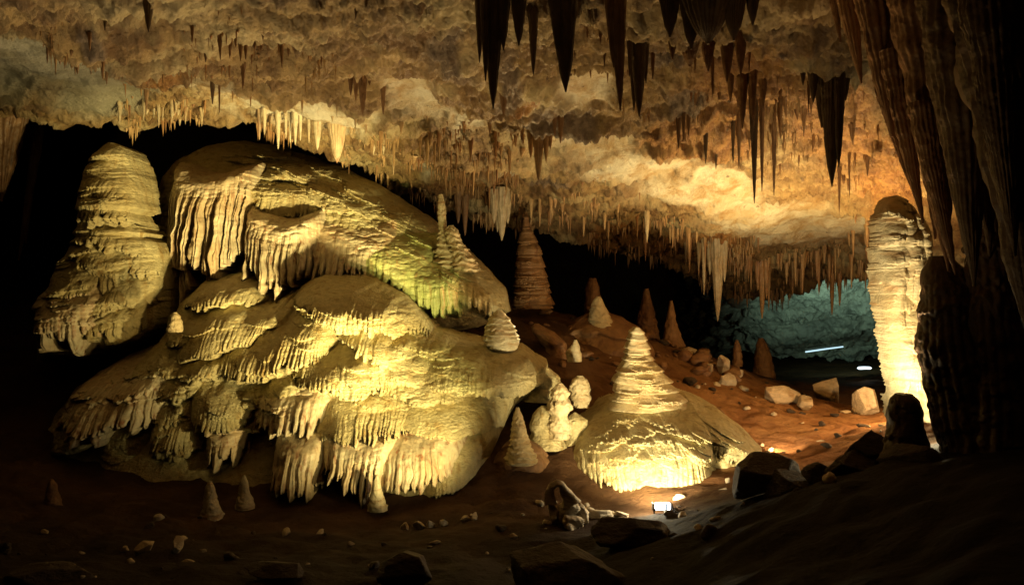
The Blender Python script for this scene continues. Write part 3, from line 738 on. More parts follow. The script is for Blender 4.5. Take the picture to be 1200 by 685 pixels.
def mound(rows, D, label, seed, mat='flow', n=0, hw=None):
    y, a, b = rows[-1]; rows = [(rows[0][0] - 3, rows[0][1] + 5, rows[0][2] - 5)] + list(rows) + [(y + 16, a - 8, b + 8)]
    thing('dripstone_mound', lathe(rows, D, 110, 0, .05, 3, .07, .16, seed, rows=110), mat, label, 'mound')
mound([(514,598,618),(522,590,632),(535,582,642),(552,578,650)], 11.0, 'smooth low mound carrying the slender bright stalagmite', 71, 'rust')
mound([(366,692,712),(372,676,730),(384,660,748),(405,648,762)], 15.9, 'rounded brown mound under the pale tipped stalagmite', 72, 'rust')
mound([(478,630,644),(485,624,652),(496,620,656),(508,622,658)], 11.35, 'plump mound left of the beaded stalagmite', 73, n=6)
mound([(486,668,680),(492,662,688),(502,662,688),(508,664,686)], 11.45, 'low lumpy stub right of the beaded stalagmite', 731, n=6)
mound([(422,612,626),(430,606,644),(440,606,656),(452,616,660)], 12.3, 'rippled sloping crust right of the mound shoulder', 74, n=20, hw=(6, 14))
mound([(382,622,636),(390,624,652),(402,634,664),(408,640,664)], 14.4, 'dim rippled crust on the slope below the tawny bullet stalagmite', 75, 'rust')
ringed('stalagmite', [(384,744,750),(389,740,755),(398,738,759),(408,735,762),(413,736,762),(424,731,768),(436,724,778),(446,721,786),(456,721,791),(466,720,802),(480,716,812)], 11.8,
     'bright cream stalagmite with a ringed nipple top above the lit dome', 'stalagmite', 'cone', 46, (7, 18), 3, dk=.75, k=.0028, steps=.16)
stag([(363,583,587),(367,578,592),(374,573,597),(384,569,602),(394,566,606),(402,567,608),(408,572,606),(414,578,600)], 12.1,
     'bright ridged stalagmite cone above the right shoulder of the flowstone mound', ledge=9, lamp=.13, na=.16, seed=4, rows=140, nt=110)
stag([(477,605,608),(484,602,611),(500,600,616),(515,598,620),(525,596,622),(534,593,628)], 10.6,
     'slender pointed bright stalagmite between the mound and the bright dome', ledge=11, lamp=.2, seed=5, rows=130)
stag([(449,654,658),(453,649,662),(462,645,667),(467,648,664),(470,643,668),(480,641,669),(486,645,665),(495,642,668),(505,642,668)], 11.2,
     'beaded stalagmite of stacked round lumps between two small mounds', ledge=4, lamp=.2, seed=6)
stag([(440,677,683),(444,671,688),(450,668,691),(456,667,693),(459,670,690),(464,668,693),(472,672,690)], 12.0,
     'squat stalagmite with a tiny pointed nipple at its right', ledge=3, lamp=.2, seed=7)
stag([(398,673,676),(402,671,678),(407,668,680),(412,662,680),(420,665,682)], 13.2,
     'tiny bright tipped stalagmite stub on the brown slope', ledge=2, seed=8)
ringed('stalagmite', [(248,615,618),(256,613,620),(266,612,621),(272,609,625),(290,606,633),(320,604,640),(345,602,646),(362,600,650)], 15.8,
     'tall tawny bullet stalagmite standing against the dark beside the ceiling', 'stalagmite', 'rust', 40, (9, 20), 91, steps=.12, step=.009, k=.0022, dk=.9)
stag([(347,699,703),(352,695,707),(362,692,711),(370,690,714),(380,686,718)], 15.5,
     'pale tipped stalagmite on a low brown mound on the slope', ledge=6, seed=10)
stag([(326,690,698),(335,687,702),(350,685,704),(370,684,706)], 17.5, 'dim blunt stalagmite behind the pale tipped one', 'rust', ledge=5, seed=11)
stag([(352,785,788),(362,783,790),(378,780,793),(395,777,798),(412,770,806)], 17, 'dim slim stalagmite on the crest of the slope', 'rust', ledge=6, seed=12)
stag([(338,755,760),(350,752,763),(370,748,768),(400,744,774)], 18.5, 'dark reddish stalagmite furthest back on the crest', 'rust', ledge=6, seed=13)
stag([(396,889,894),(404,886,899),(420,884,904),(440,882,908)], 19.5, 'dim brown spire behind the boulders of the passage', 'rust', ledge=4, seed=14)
stag([(398,862,865),(405,860,868),(425,858,870)], 18, 'thin dim spike left of the brown spire', 'rust', ledge=4, seed=15)
stag([(366,203,207),(370,199,211),(378,197,213),(386,196,214)], 11.2, 'tiny bright knob stalagmite left of the lower mound', ledge=3, seed=16)
stag([(563,245,248),(570,241,251),(580,240,253),(592,238,257),(606,235,262)], 9.7, 'small dim ringed stalagmite below the small drapery', ledge=7, seed=17)
stag([(556,285,287),(562,282,290),(575,280,292),(590,276,298)], 10.0, 'small dim ringed stalagmite left of the blunt pendant', ledge=6, seed=18)
stag([(561,59,62),(568,56,66),(585,53,70),(600,48,74)], 9.6, 'small dark ringed stalagmite in the bottom left gloom', 'rust', ledge=6, seed=19)
stag([(556,440,443),(566,437,446),(580,434,449),(592,431,453)], 9.9, 'small yellow cone stalagmite under the dripping hem of the mound', ledge=5, seed=20)
stag([(228,514,519),(240,513,522),(262,514,523),(272,514,526),(285,512,535),(305,508,548)], 13.6, 'thin knobbly column rising to the ceiling behind the upper flowstone', ledge=14, lamp=.25, seed=21, name='stalagmite')
stag([(264,526,531),(272,522,538),(284,524,542),(298,530,552),(312,530,560)], 13.4, 'crooked lumpy stub beside the thin knobbly column', ledge=8, lamp=.3, seed=22)
# right side
ringed('stalagmite_column', [(227,1048,1052),(231,1042,1059),(241,1035,1068),(258,1029,1077),(285,1025,1084),(330,1024,1086),(352,1027,1088),(375,1030,1090),(400,1033,1093),(430,1036,1098),(455,1041,1103),(490,1044,1110)], 9.3,
     'thick bright cream column lit from below behind the dark stalagmite', 'column', 'cone', 60, (5, 12), 23, step=.0055, dk=1.0, k=.0022, fa=.008, asp=(.5, 1.4), J=.35, warp=.6, bumpamp=.022, steps=.02,
     extra=[L(1040,300,11,392,A=.10,fa=.02,fl=5,J=.3,top_soft=.3), L(1076,250,12,350,A=.10,fa=.02,fl=6,J=.3,top_soft=.3), L(1050,370,14,470,A=.10,fa=.025,fl=6,J=.4,top_soft=.3), L(1080,350,13,470,A=.10,fa=.025,fl=6,J=.4,top_soft=.3), L(1046,234,16,266,s=.4,A=0.08,fa=.01,fl=12,J=.3), L(1038,262,15,292,s=-.3,A=0.07,fa=.01,fl=10,J=.35), L(1068,258,18,300,s=.3,A=0.08,fl=12,fa=.014,J=.4), L(1044,290,20,318,s=-.3,A=0.08,fl=12,fa=.012,J=.4),
            L(1066,276,16,366,A=0.09,fl=8,fa=.03,J=.25,top_soft=.3), L(1038,310,18,338,A=0.07,fl=9,fa=.012,J=.4), L(1042,334,18,366,s=.5,A=0.08,fl=10,fa=.012,J=.4),
            L(1060,352,36,420,A=0.09,fl=16,fa=.012,J=.2), L(1064,400,30,488,A=0.11,fl=9,fa=.035,J=.4,top_soft=.4)])
stag([(300,1092,1108),(306,1088,1120),(325,1083,1132),(370,1079,1148),(430,1082,1160),(490,1096,1172),(525,1105,1178),(580,1110,1185)], 6.4,
     'big black silhouetted stalagmite in front of the bright column', 'dark', ledge=6, lamp=.08, flute=22, famp=.06, nt=160, seed=24)
stag([(461,1050,1066),(466,1044,1075),(480,1041,1078),(520,1038,1084),(545,1034,1090)], 6.6,
     'short black flat topped stump in front of the bright column foot', 'dark', ledge=3, lamp=.1, seed=25)
# ------------------------------------------------------------------ draperies / curtains on the right
def curtain(strands, D, label, mat='curtain', name='drapery', seed=1, flute=14, famp=.13, cat='drapery', nt=72):
    parts = []
    for k, (x0, y0, w0, x1, y1) in enumerate(strands):
        pts = []
        for q in np.linspace(0, 1, 9):
            y = y0 + (y1 - y0) * q; cx = x0 + (x1 - x0) * q ** 1.15
            hw = w0 * (1 - q ** 1.7) ** .8 * (1 - .25 * q) + .8
            pts.append((y, cx - hw, cx + hw))
        parts.append(lathe(pts, D + .12 * math.sin(k * 2.3) , nt, flute, famp, 0, 0, .22, seed + k, rows=int(max(60, (y1 - y0) * .9)), tipdown=True))
    return thing(name, merge(parts), mat, label, cat)
curtain([(975,-120,18,1010,98),(962,-120,10,985,50)], 6.6, 'short slanting brown drapery at the left of the big right curtains', seed=101)
curtain([(1008,-130,26,1046,160),(1030,-130,22,1060,140),(1046,60,13,1082,262),(1032,90,8,1070,225)], 6.3, 'slanting brown drapery with lit folds beside the bright column top', seed=111)
curtain([(1062,-130,34,1112,318),(1085,-100,26,1096,280),(1080,120,14,1120,322)], 5.9, 'long rust streaked drapery ending right above the black stalagmite', seed=121, flute=18)
curtain([(1112,-140,42,1142,336),(1140,-140,34,1160,300)], 5.4, 'deep brown folded drapery right of the rust streaked one', 'dark', seed=131, flute=18)
curtain([(1180,-160,75,1218,430),(1215,-160,70,1250,520),(1150,-140,36,1190,300)], 4.6, 'nearly black giant curtain filling the top right corner', 'dark', seed=141, flute=22)
stag([(150,1142,1158),(200,1136,1170),(280,1134,1180),(340,1134,1188),(400,1136,1196),(480,1138,1204),(600,1140,1215)], 6.2,
     'dim greenish pillar partly hidden by the corner curtain', 'dark', ledge=14, lamp=.12, flute=18, famp=.06, nt=140, seed=26, name='stalagmite_column')
# left edge
curtain([(14,60,24,2,236),(34,60,12,14,205),(-20,60,26,-30,260)], 13.6, 'dim tawny drapery at the left edge of the cave', 'curtain', seed=151)
curtain([(50,110,6,22,305),(44,110,5,30,285)], 14.2, 'thin dim drapery beside the tawny left edge one', 'curtain', seed=161)

# ------------------------------------------------------------------ larger stalactites
def stal(px, tip, hw, top, label, mat='dark', flute=12, famp=.12, D=None, group=None, bend=0.0, seed=1, extra=(), nt=48, name='stalactite'):
    if D is None: D = float(ceil_at(px, top)[1]) - .03
    ty = top - (44 if hw > 9 and top > -20 else 24)
    def one(px, tip, hw, ty, dd, sd):
        pts = []
        for q in np.linspace(0, 1, 12):
            y = ty + (tip - ty) * q
            h = hw * ((1 - q) ** .62 * .9 + .12 * (1 - q)) + .35
            c = px + bend * q
            pts.append((y, c - h, c + h))
        return lathe(pts, D + dd, nt, flute, famp, 0, 0, .14, sd, rows=int(max(40, (tip - ty) * .9)), tipdown=True)
    parts = [one(px, tip, hw, ty, 0, seed)]
    for k, (dx, tp, h2) in enumerate(extra):
        parts.append(one(px + dx, tp, h2, ty + 2, .1 * math.cos(k * 2 + seed), seed + k + 1))
    return thing(name, merge(parts), mat, label, 'stalactite', group)

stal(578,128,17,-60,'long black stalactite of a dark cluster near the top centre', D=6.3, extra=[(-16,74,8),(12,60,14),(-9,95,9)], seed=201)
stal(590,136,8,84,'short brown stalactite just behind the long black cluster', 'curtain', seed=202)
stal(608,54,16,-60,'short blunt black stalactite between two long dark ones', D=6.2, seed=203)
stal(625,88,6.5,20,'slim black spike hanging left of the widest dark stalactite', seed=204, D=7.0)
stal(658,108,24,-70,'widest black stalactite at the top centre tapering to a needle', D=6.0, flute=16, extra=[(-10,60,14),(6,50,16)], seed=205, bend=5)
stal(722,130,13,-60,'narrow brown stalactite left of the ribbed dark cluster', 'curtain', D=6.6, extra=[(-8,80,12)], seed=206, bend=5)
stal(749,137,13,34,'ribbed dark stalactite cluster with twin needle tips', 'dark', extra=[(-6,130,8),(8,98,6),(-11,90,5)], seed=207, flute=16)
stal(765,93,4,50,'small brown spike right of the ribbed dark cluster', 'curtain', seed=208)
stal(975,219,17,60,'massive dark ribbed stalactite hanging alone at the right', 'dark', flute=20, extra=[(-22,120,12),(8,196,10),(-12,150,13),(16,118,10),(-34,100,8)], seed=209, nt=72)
stal(884,238,5,106,'longest needle thin dark stalactite right of centre', 'dark', seed=210, extra=[(-3,170,4)])
stal(893,224,3.2,120,'thin needle just right of the longest one', 'curtain', seed=211)
stal(907,229,3,145,'thin needle furthest right of the trio', 'curtain', seed=212)
stal(866,198,3,140,'short thin needle left of the longest one', 'curtain', seed=213)
stal(859,191,2.5,150,'tiny dark needle beside the short thin one', 'dark', seed=214)
stal(839,198,3.2,168,'little dark cone below the tan sweep', 'dark', seed=215)
stal(827,192,3.5,156,'little dark cone left of its twin on the tan sweep', 'dark', seed=216)
stal(795,174,4,132,'brown icicle at the left start of the tan sweep', 'curtain', seed=217, extra=[(6,165,3),(12,160,3)])
stal(657,168,6,120,'dark grooved stalactite under the purple brown bulge', 'curtain', extra=[(-7,160,5),(8,150,4)], seed=218)
stal(692,168,4.5,140,'single dark cone at the right end of the purple brown bulge', 'curtain', seed=219)
stal(631,212,9,150,'tall tapering striped stalactite fan below the bulge', 'straw', extra=[(-9,185,6),(9,190,6),(14,175,5)], seed=220)
stal(425,135,7,84,'brown fringed stalactite hanging from a dark ledge left of centre', 'curtain', extra=[(-14,112,5),(-8,118,5),(8,100,5)], seed=221)
stal(449,134,4,104,'small brown stalactite right of the dark ledge', 'curtain', seed=222)
stal(123,36,7,-30,'black spike cut by the top edge at the left', D=7.3, seed=223)
stal(174,38,11,-40,'broad black spike right of the thinner one at the top left', D=7.0, seed=224)
stal(86,26,4,-30,'thin dark spike nearest the top left corner', D=7.5, seed=2241)
stal(235,5,4,-40,'dark spike barely reaching into the picture top', D=7.3, seed=2242)
stal(249,122,4.5,78,'lone dark dagger stalactite over the pale left patch', 'dark', seed=225)
stal(257,132,1.6,84,'thread thin straw beside the lone dark dagger', 'curtain', seed=226)
stal(282,72,5,28,'brown tapering stalactite above the pale left patch', 'curtain', extra=[(6,70,5),(-6,55,4),(12,50,4)], seed=227)
stal(417,22,5,-40,'black stub at the top edge left of centre', D=7.0, seed=228)
stal(449,32,3.5,2,'thin dark stub beside the black one near the top edge', 'curtain', seed=229)
stal(588,282,9,244,'pale striped stalactite fan over the dark gap', 'pale', extra=[(-9,262,6),(7,262,5),(-5,272,4)], seed=230, D=15)
stal(545,276,5,246,'dim stubby stalactite left of the pale striped fan', 'curtain', extra=[(-8,262,5)], seed=231, D=15.5)
stal(758,284,4.5,240,'single whitish icicle in the orange fringe', 'pale', seed=232)
stal(841,376,9,286,'thick pale pendant column over the dark far hollow', 'pale', flute=10, extra=[(-9,322,6),(8,330,5),(-16,345,3)], seed=233, D=17.5)
stal(893,373,6,310,'dim twin pendant right of the thick pale one', 'straw', extra=[(-5,340,5),(5,350,4)], seed=234, D=18.5)
stal(975,369,4,312,'longest orange spike over the teal far chamber', 'straw', extra=[(-4,330,4)], seed=235)
stal(984,358,3.5,312,'second orange spike over the teal far chamber', 'straw', seed=236)
stal(939,344,3.5,316,'orange spike at the left of the teal far chamber', 'straw', extra=[(-5,335,3)], seed=237)
stal(395,191,15,152,'bright striped cream drapery stalactite hanging in front of the dark gap', 'drape', flute=18, seed=238, D=12.0, nt=80, name='stalactite')
stal(372,176,5,160,'little pale cone left of the striped cream one', 'drape', seed=239, D=12.1)
stal(326,175,3,150,'slender white icicle under the small lit shelf', 'drape', extra=[(-22,164,2),(-16,158,2),(9,162,2),(14,168,2),(20,170,3),(26,165,2),(36,168,2)], seed=240, D=12.2)
# dark mass at the top right centre
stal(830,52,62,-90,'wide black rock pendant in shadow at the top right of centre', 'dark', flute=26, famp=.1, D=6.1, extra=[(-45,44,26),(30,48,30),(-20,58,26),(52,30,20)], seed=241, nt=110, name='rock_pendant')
stal(808,78,26,20,'brown ribbed stalactite clump under the black rock pendant', 'rust', flute=20, extra=[(-20,70,12),(22,84,16),(44,96,14),(60,88,12)], seed=242, nt=72)
stal(870,150,10,70,'rusty fluted stalactite above the thin needles', 'rust', flute=10, extra=[(12,140,8),(24,128,9),(-14,120,8)], seed=243)

# small lit ledge between
def rockgeo(cx, cy, rx, ry, D, seed, rz=None, npl=14, nsub=5, rough=.05, zoff=0):
    """faceted boulder; cx,cy,rx,ry in photo px at depth D"""
    import bmesh
    bm = bmesh.new(); bmesh.ops.create_icosphere(bm, subdivisions=nsub, radius=1)
    V = np.array([v.co[:] for v in bm.verts]); T = np.array([[v.index for v in f.verts] for f in bm.faces]); bm.free()
    r = np.random.default_rng(seed)
    n = r.normal(size=(npl, 3)); n /= np.linalg.norm(n, axis=1, keepdims=True)
    d = r.uniform(.48, .82, npl)
    dot = V @ n.T
    rr = np.min(np.where(dot > .05, d / np.maximum(dot, .05), 9), axis=1)
    rr = np.minimum(rr, 1.08)
    P = V * rr[:, None]
    P = P * (1 + rough * 2 * (fbm(P[:, 0] * 3 + seed, P[:, 1] * 3, P[:, 2] * 3, o=5, seed=seed)[:, None] - .5))
    sc = D / F
    P = P * np.array([rx * sc, (rx + ry) * .5 * sc, ry * sc])
    P = P + W(cx, cy, D)
    return P, np.zeros((0, 4), int), T
def rock(cx, cy, rx, ry, D, seed, label, mat='rock', name='boulder', cat='rock', group=None, nsub=5, rough=.045, sink=True):
    g = rockgeo(cx, cy, rx, ry, D, seed, nsub=nsub, rough=rough)
    if sink:
        P = g[0]; base = P[:, 2].min(); c = P.mean(0); gg = gz(c[0], c[1])
        if base > gg - .01:   # let it sit in the ground
            k = (P[:, 2].max() - (gg - .03)) / (P[:, 2].max() - base)
            if k < 1.6: P[:, 2] = P[:, 2].max() - (P[:, 2].max() - P[:, 2]) * k
            else: P[:, 2] += (gg - .03) - base
    return thing(name, g, mat, label, cat, group)

rock(912,466,27,17,14.5,301,'large pale angular boulder at the left of the passage row')
rock(945,471,11,12,14.2,302,'small tan block leaning beside the large pale boulder')
rock(969,455,25,18,16,303,'tawny boulder with a peaked top in the passage')
rock(1016,466,21,15,13.8,304,'brightest white boulder nearest the column')
rock(839,453,9,8,15,305,'small white stone at the foot of the rock pile')
rock(847,424,9,10,15.8,306,'pale block on top of the rock pile')
rock(853,449,12,14,15.2,307,'orange block in the middle of the rock pile')
rock(832,430,5,8,15.6,308,'little upright tan stone left of the pale block')
rock(807,413,14,8,16.4,309,'flat orange stone on the slope above the rock pile')
rock(870,457,7,8,15,310,'brown stone at the right of the rock pile')
rock(861,436,10,9,16,3101,'brown stone behind the middle of the rock pile')
rock(868,531,4,4,10.6,311,'white pebble at the right rim of the bright dome')
rock(893,513,3.5,3,12,312,'white pebble on the orange sand')
rock(963,513,6,2.5,11.8,313,'flat yellow pebble lying in the sandy passage')
rock(853,548,3,6,9.6,314,'upright white splinter beside the dark rocks')
rock(848,580,10,14,9.2,3141,'notched pale rock by the floodlight')
rock(795,575,9,5,9.3,3142,'low pale slab just right of the floodlight')
# dark silhouettes in front of the sand
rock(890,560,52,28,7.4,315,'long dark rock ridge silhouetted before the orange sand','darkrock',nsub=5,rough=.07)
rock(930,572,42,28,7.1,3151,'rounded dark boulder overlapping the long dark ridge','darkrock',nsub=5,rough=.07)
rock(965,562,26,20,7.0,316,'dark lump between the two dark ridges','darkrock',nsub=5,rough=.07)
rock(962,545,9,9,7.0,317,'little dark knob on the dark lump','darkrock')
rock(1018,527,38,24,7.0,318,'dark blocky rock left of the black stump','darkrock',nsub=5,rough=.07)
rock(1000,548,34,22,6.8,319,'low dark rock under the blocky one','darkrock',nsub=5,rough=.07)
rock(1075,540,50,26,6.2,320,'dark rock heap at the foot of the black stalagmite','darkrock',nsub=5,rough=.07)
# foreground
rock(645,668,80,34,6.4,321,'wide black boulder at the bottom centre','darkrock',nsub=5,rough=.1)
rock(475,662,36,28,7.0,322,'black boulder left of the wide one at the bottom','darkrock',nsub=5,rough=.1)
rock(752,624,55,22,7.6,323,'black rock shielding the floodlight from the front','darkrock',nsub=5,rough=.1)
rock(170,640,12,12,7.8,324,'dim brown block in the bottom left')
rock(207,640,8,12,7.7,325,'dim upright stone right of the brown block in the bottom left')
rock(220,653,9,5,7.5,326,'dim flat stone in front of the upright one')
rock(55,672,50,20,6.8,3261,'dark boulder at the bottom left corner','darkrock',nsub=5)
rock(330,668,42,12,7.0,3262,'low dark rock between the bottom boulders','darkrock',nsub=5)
# rubble by the arch
r_ = random.Random(5)
seen = [('jagged pale rubble block below the stone arch',665,600,13,13),('pale rubble slab right of the stone arch',690,582,14,6),('flat rubble stone near the dome foot',703,590,11,5),
        ('small rubble stone left of the dome foot',718,584,7,5),('tan rubble chip under the dome edge',730,588,9,5),('lumpy rubble stone above the jagged block',672,575,9,8),
        ('cracked rubble lump left of the jagged block',650,598,9,9),('rubble shard in front of the jagged block',672,612,10,6),('small rubble bit farthest left by the arch',640,607,6,4),
        ('yellowish rubble stone right of the jagged block',684,600,8,6)]
for k, (lb, a, b, c, d_) in enumerate(seen):
    rock(a, b - 3, c * 1.25, d_ * 1.3, 8.95 - .012 * (b - 590), 400 + k, lb, rough=.22, name='rubble_stone', cat='rubble', nsub=4)
for k, (lb, a, b, c, d_) in enumerate([('yellow stone at the foot of the lower mound',475,604,5,8),('cluster stone left of the yellow round one',492,592,8,7),('knobbly stone under the smooth dome',505,598,7,8),
        ('brown stone right of the knobbly one',520,602,6,6),('small stone in the dark gap',545,592,7,6),('round tan stone beside the gap',556,590,5,6),('lone white bit between mound and arch',612,571,3,3)]):
    rock(a, b, c, d_, 9.3, 430 + k, lb, rough=.2, name='rubble_stone', cat='rubble')
# anonymous pebbles on the slope (copies)
protos = []
for k in range(4):
    P, Q, T = rockgeo(600, 342.5, 10, 8, 9.3333, 500 + k, nsub=3, rough=.12)
    P = P - W(600, 342.5, 9.3333)
    protos.append(mesh_from('pebble', P * 10, Q, M['rock'] if k < 2 else M['darkrock'], T))
r2 = random.Random(12)
def scatter(n, x0, x1, y0, y1, s0, s1, label, group):
    for k in range(n):
        x = r2.uniform(x0, x1); y = r2.uniform(y0, y1); s = s0 + (s1 - s0) * r2.random() ** 2.2
        o = bpy.data.objects.new('pebble', protos[r2.randrange(4)]); COL.objects.link(o)
        o.location = (x, y, gz(x, y) + s * .25); o.scale = (s, s * r2.uniform(.7, 1.2), s * r2.uniform(.5, .9)); o.rotation_euler = (r2.uniform(-.3, .3), r2.uniform(-.3, .3), r2.uniform(0, 6.28))
        tag(o, label, 'pebble', group)
scatter(70, 1.0, 6.0, 10.5, 16.5, .03, .13, 'small loose pebble lying on the brown slope or sandy passage', 'loose pebbles on the slope')
scatter(90, -5, 3.2, 6.4, 9.6, .02, .10, 'small loose pebble lying on the dim foreground floor', 'loose pebbles on the foreground floor')
protos = []
for k in range(4):
    P, Q, T = rockgeo(600, 342.5, 10, 8, 9.3333, 520 + k, nsub=3, rough=.14)
    protos.append(mesh_from('pebble', (P - W(600, 342.5, 9.3333)) * 10, Q, M['rust'] if k < 3 else M['darkrock'], T))
scatter(60, .3, 4.2, 11.5, 17.5, .04, .24, 'rusty half buried stone on the central slope between the small stalagmites', 'rusty stones on the central slope')
scatter(25, 2.6, 4.6, 15, 18, .1, .3, 'dim stone strewn behind the rock pile on the slope crest', 'stones on the slope crest')

# stone arch (ring shaped broken crust)
def tube(pts, rad, nt=14):
    pts = np.array(pts, float); n = len(pts); V = []
    for i in range(n):
        t = pts[min(i + 1, n - 1)] - pts[max(i - 1, 0)]; t /= np.linalg.norm(t)
        a = np.cross(t, [0, 1, 0.01]); a /= np.linalg.norm(a); b = np.cross(t, a)
        for k in range(nt):
            q = 2 * math.pi * k / nt
            r = rad[i] * (1 + .3 * math.sin(3 * q + i * .8))
            V.append(pts[i] + r * (a * math.cos(q) + b * math.sin(q)))
    V = np.array(V); Q = gridq(n, nt, True)
    return V, Q, np.zeros((0, 3), int)
pp = [W(645, 590, 8.8), W(645, 577, 8.8), W(648, 570, 8.78), W(653, 567, 8.76), W(658, 568, 8.76), W(662, 573, 8.78), W(666, 580, 8.8), W(672, 590, 8.8)]
V, Q, T = merge([tube(pp, [.07, .045, .03, .036, .028, .045, .07, .10], 16)])
V = V + .03 * np.stack([fbm(V[:, 0] * 14, V[:, 1] * 14, V[:, 2] * 14, o=3, seed=q) - .5 for q in (1, 2, 3)], -1) * 2
thing('stone_arch', (V, Q, T), 'rock', 'small pale arch of broken crust standing over the rubble', 'arch')

# ------------------------------------------------------------------ fringe stalactites
def spike_mesh(name, mat, seed, nt=9, nr=9):
    r = np.random.default_rng(seed)
    s = np.linspace(0, 1, nr)[:, None]; th = np.linspace(0, 2 * np.pi, nt, endpoint=False)[None]
    R = ((1 - s) ** .75) * (1 + .25 * np.cos(3 * th + r.uniform(0, 6)) * (1 - s)) + .06
    R = R * (1 + .2 * r.uniform(-1, 1, (nr, 1)))
    x = R * np.cos(th) + .3 * s * r.uniform(-1, 1); y = R * np.sin(th); z = -s + 0 * th
    V = np.stack([x, y, z], -1).reshape(-1, 3); Q = gridq(nr, nt, True)[:, ::-1]
    V = np.vstack([V, [[V[-nt:, 0].mean(), 0, -1.03]]])
    i = np.arange(nt); T = np.stack([np.full(nt, len(V) - 1), (nr - 1) * nt + (i + 1) % nt, (nr - 1) * nt + i], -1)
    return V, Q, T
regions = [  # cx, cy, rx, ry, slope, n, len0, len1, w0, w1, mat, label, group
 (640,228,85,20,.15,20,16,34,1.6,3.2,'straw','amber stalactite in the dense fringe over the dark central gap','fringe stalactites over the central gap'),
 (790,268,80,16,.30,22,18,40,1.8,3.2,'straw','orange stalactite in the long fringe below the pale sweep','fringe stalactites below the pale sweep'),
 (950,298,75,10,.06,26,22,50,1.8,3.4,'straw','rusty stalactite in the fringe over the far teal chamber','fringe stalactites over the far chamber'),
 (1010,270,22,20,.1,8,22,52,1.8,3.2,'straw','rusty stalactite in the fringe left of the bright column','fringe stalactites beside the bright column'),
 (500,165,62,30,.25,26,12,30,1.8,3.4,'straw','tan stalactite in the rough band left of the central gap','rough band stalactites left of centre'),
 (585,160,45,35,.1,14,16,36,2,3.6,'straw','brown stalactite under the long black cluster','stalactites under the black cluster'),
 (110,60,62,32,.35,24,12,26,1.8,3.2,'curtain','brown stalactite in the upper left band of the ceiling','upper left ceiling stalactites'),
 (190,128,50,5,.05,18,10,24,1.6,3,'pale','pale stalactite in the fringe on the left ceiling lip','left lip stalactites'),
 (285,35,75,30,.1,18,12,26,1.6,3.2,'curtain','dark tan stalactite high on the left ceiling','high left ceiling stalactites'),
 (900,110,85,50,.25,30,18,48,1.8,3.6,'rust','rusty stalactite on the orange right ceiling','right orange ceiling stalactites'),
 (990,150,35,55,.2,14,20,54,1.8,3.4,'rust','rust brown stalactite around the massive dark ribbed one','stalactites around the massive one'),
 (700,50,45,35,.1,10,14,30,1.6,3,'curtain','dark stalactite between the big black ones at the top','stalactites between the big black ones'),
 (440,150,50,20,.4,10,10,24,1.6,3,'pale','pale stalactite beside the striped cream one','stalactites beside the striped cream one')]
pm = {}
r3 = random.Random(77)
stuff = []
def pick(rg, edgey=False):
    a = r3.gauss(0, .5); b = r3.gauss(0, .5)
    a = max(-1, min(1, a)); b = max(-1, min(1, b))
    px = rg[0] + a * rg[2]; py = rg[1] + b * rg[3] + rg[4] * a * rg[2]
    return px, min(py, float(edge(px)) - 2)
for rg in regions:
    for k in range(rg[5]):
        px, py = pick(rg)
        P = ceil_at(px, py); sc = P[1] / F
        ln = (rg[6] * .6 + (rg[7] * 1.15 - rg[6] * .6) * r3.random() ** 2) * sc; w = (rg[8] + (rg[9] - rg[8]) * r3.random()) * sc
        key = (rg[10], r3.randrange(4))
        if key not in pm:
            V, Q, T = spike_mesh('stalactite', rg[10], hash(key[1]) + 3, 12, 12)
            pm[key] = mesh_from('stalactite', V, Q, M[rg[10]], T)
        o = bpy.data.objects.new('stalactite', pm[key]); COL.objects.link(o)
        o.location = (P[0], P[1], P[2] + .08 * ln); o.scale = (w, w, ln * 1.08); o.rotation_euler = (0, 0, r3.uniform(0, 6.28))
        tag(o, rg[11], 'stalactite', rg[12])
# straws too many to count
tiny = regions + [(640,215,110,30,.2,90,0,0,0,0,'straw'),(820,275,120,18,.28,120,0,0,0,0,'straw'),(960,300,95,14,.05,110,0,0,0,0,'straw'),
                  (530,185,90,28,.3,120,0,0,0,0,'straw'),(130,70,95,34,.3,70,0,0,0,0,'straw'),(650,150,45,12,.0,40,0,0,0,0,'straw'),
                  (330,60,120,40,.1,60,0,0,0,0,'straw'),(780,120,50,30,.3,40,0,0,0,0,'straw'),(920,130,110,60,.2,90,0,0,0,0,'straw')]
Vs, Qs, Ts, off = [], [], [], 0
base_spikes = [spike_mesh('s', 's', 50 + k, 6, 5) for k in range(6)]
for rg in tiny:
    for k in range(rg[5] * 8):
        px, py = pick(rg)
        if fbm(np.array([px / 30]), np.array([py / 14]), o=3, seed=88)[0] < .555 + .1 * r3.random(): continue
        P = ceil_at(px, py); sc = P[1] / F
        ln = (3 + 20 * r3.random() ** 2.4) * sc; w = (.6 + 1.1 * r3.random()) * sc
        V, Q, T = base_spikes[r3.randrange(6)]
        v = V * np.array([w, w, ln]) + P + np.array([0, 0, .1 * ln])
        Vs.append(v); Qs.append(Q + off); Ts.append(T + off); off += len(v)
for k in range(1500):   # along the lip
    px = r3.uniform(120, 1060); 
    if not (140 < px < 236 or 298 < px < 350 or px > 400): continue
    if vn(np.array([px / 14]), np.array([0.0]), seed=5)[0] < .50: continue
    py = float(edge(px)) - r3.random() ** 2 * 14
    P = ceil_at(px, py); sc = P[1] / F
    ln = (4 + 18 * r3.random() ** 2) * sc; w = (.8 + 1.2 * r3.random()) * sc
    V, Q, T = base_spikes[r3.randrange(6)]
    v = V * np.array([w, w, ln]) + P + np.array([0, 0, .1 * ln])
    Vs.append(v); Qs.append(Q + off); Ts.append(T + off); off += len(v)
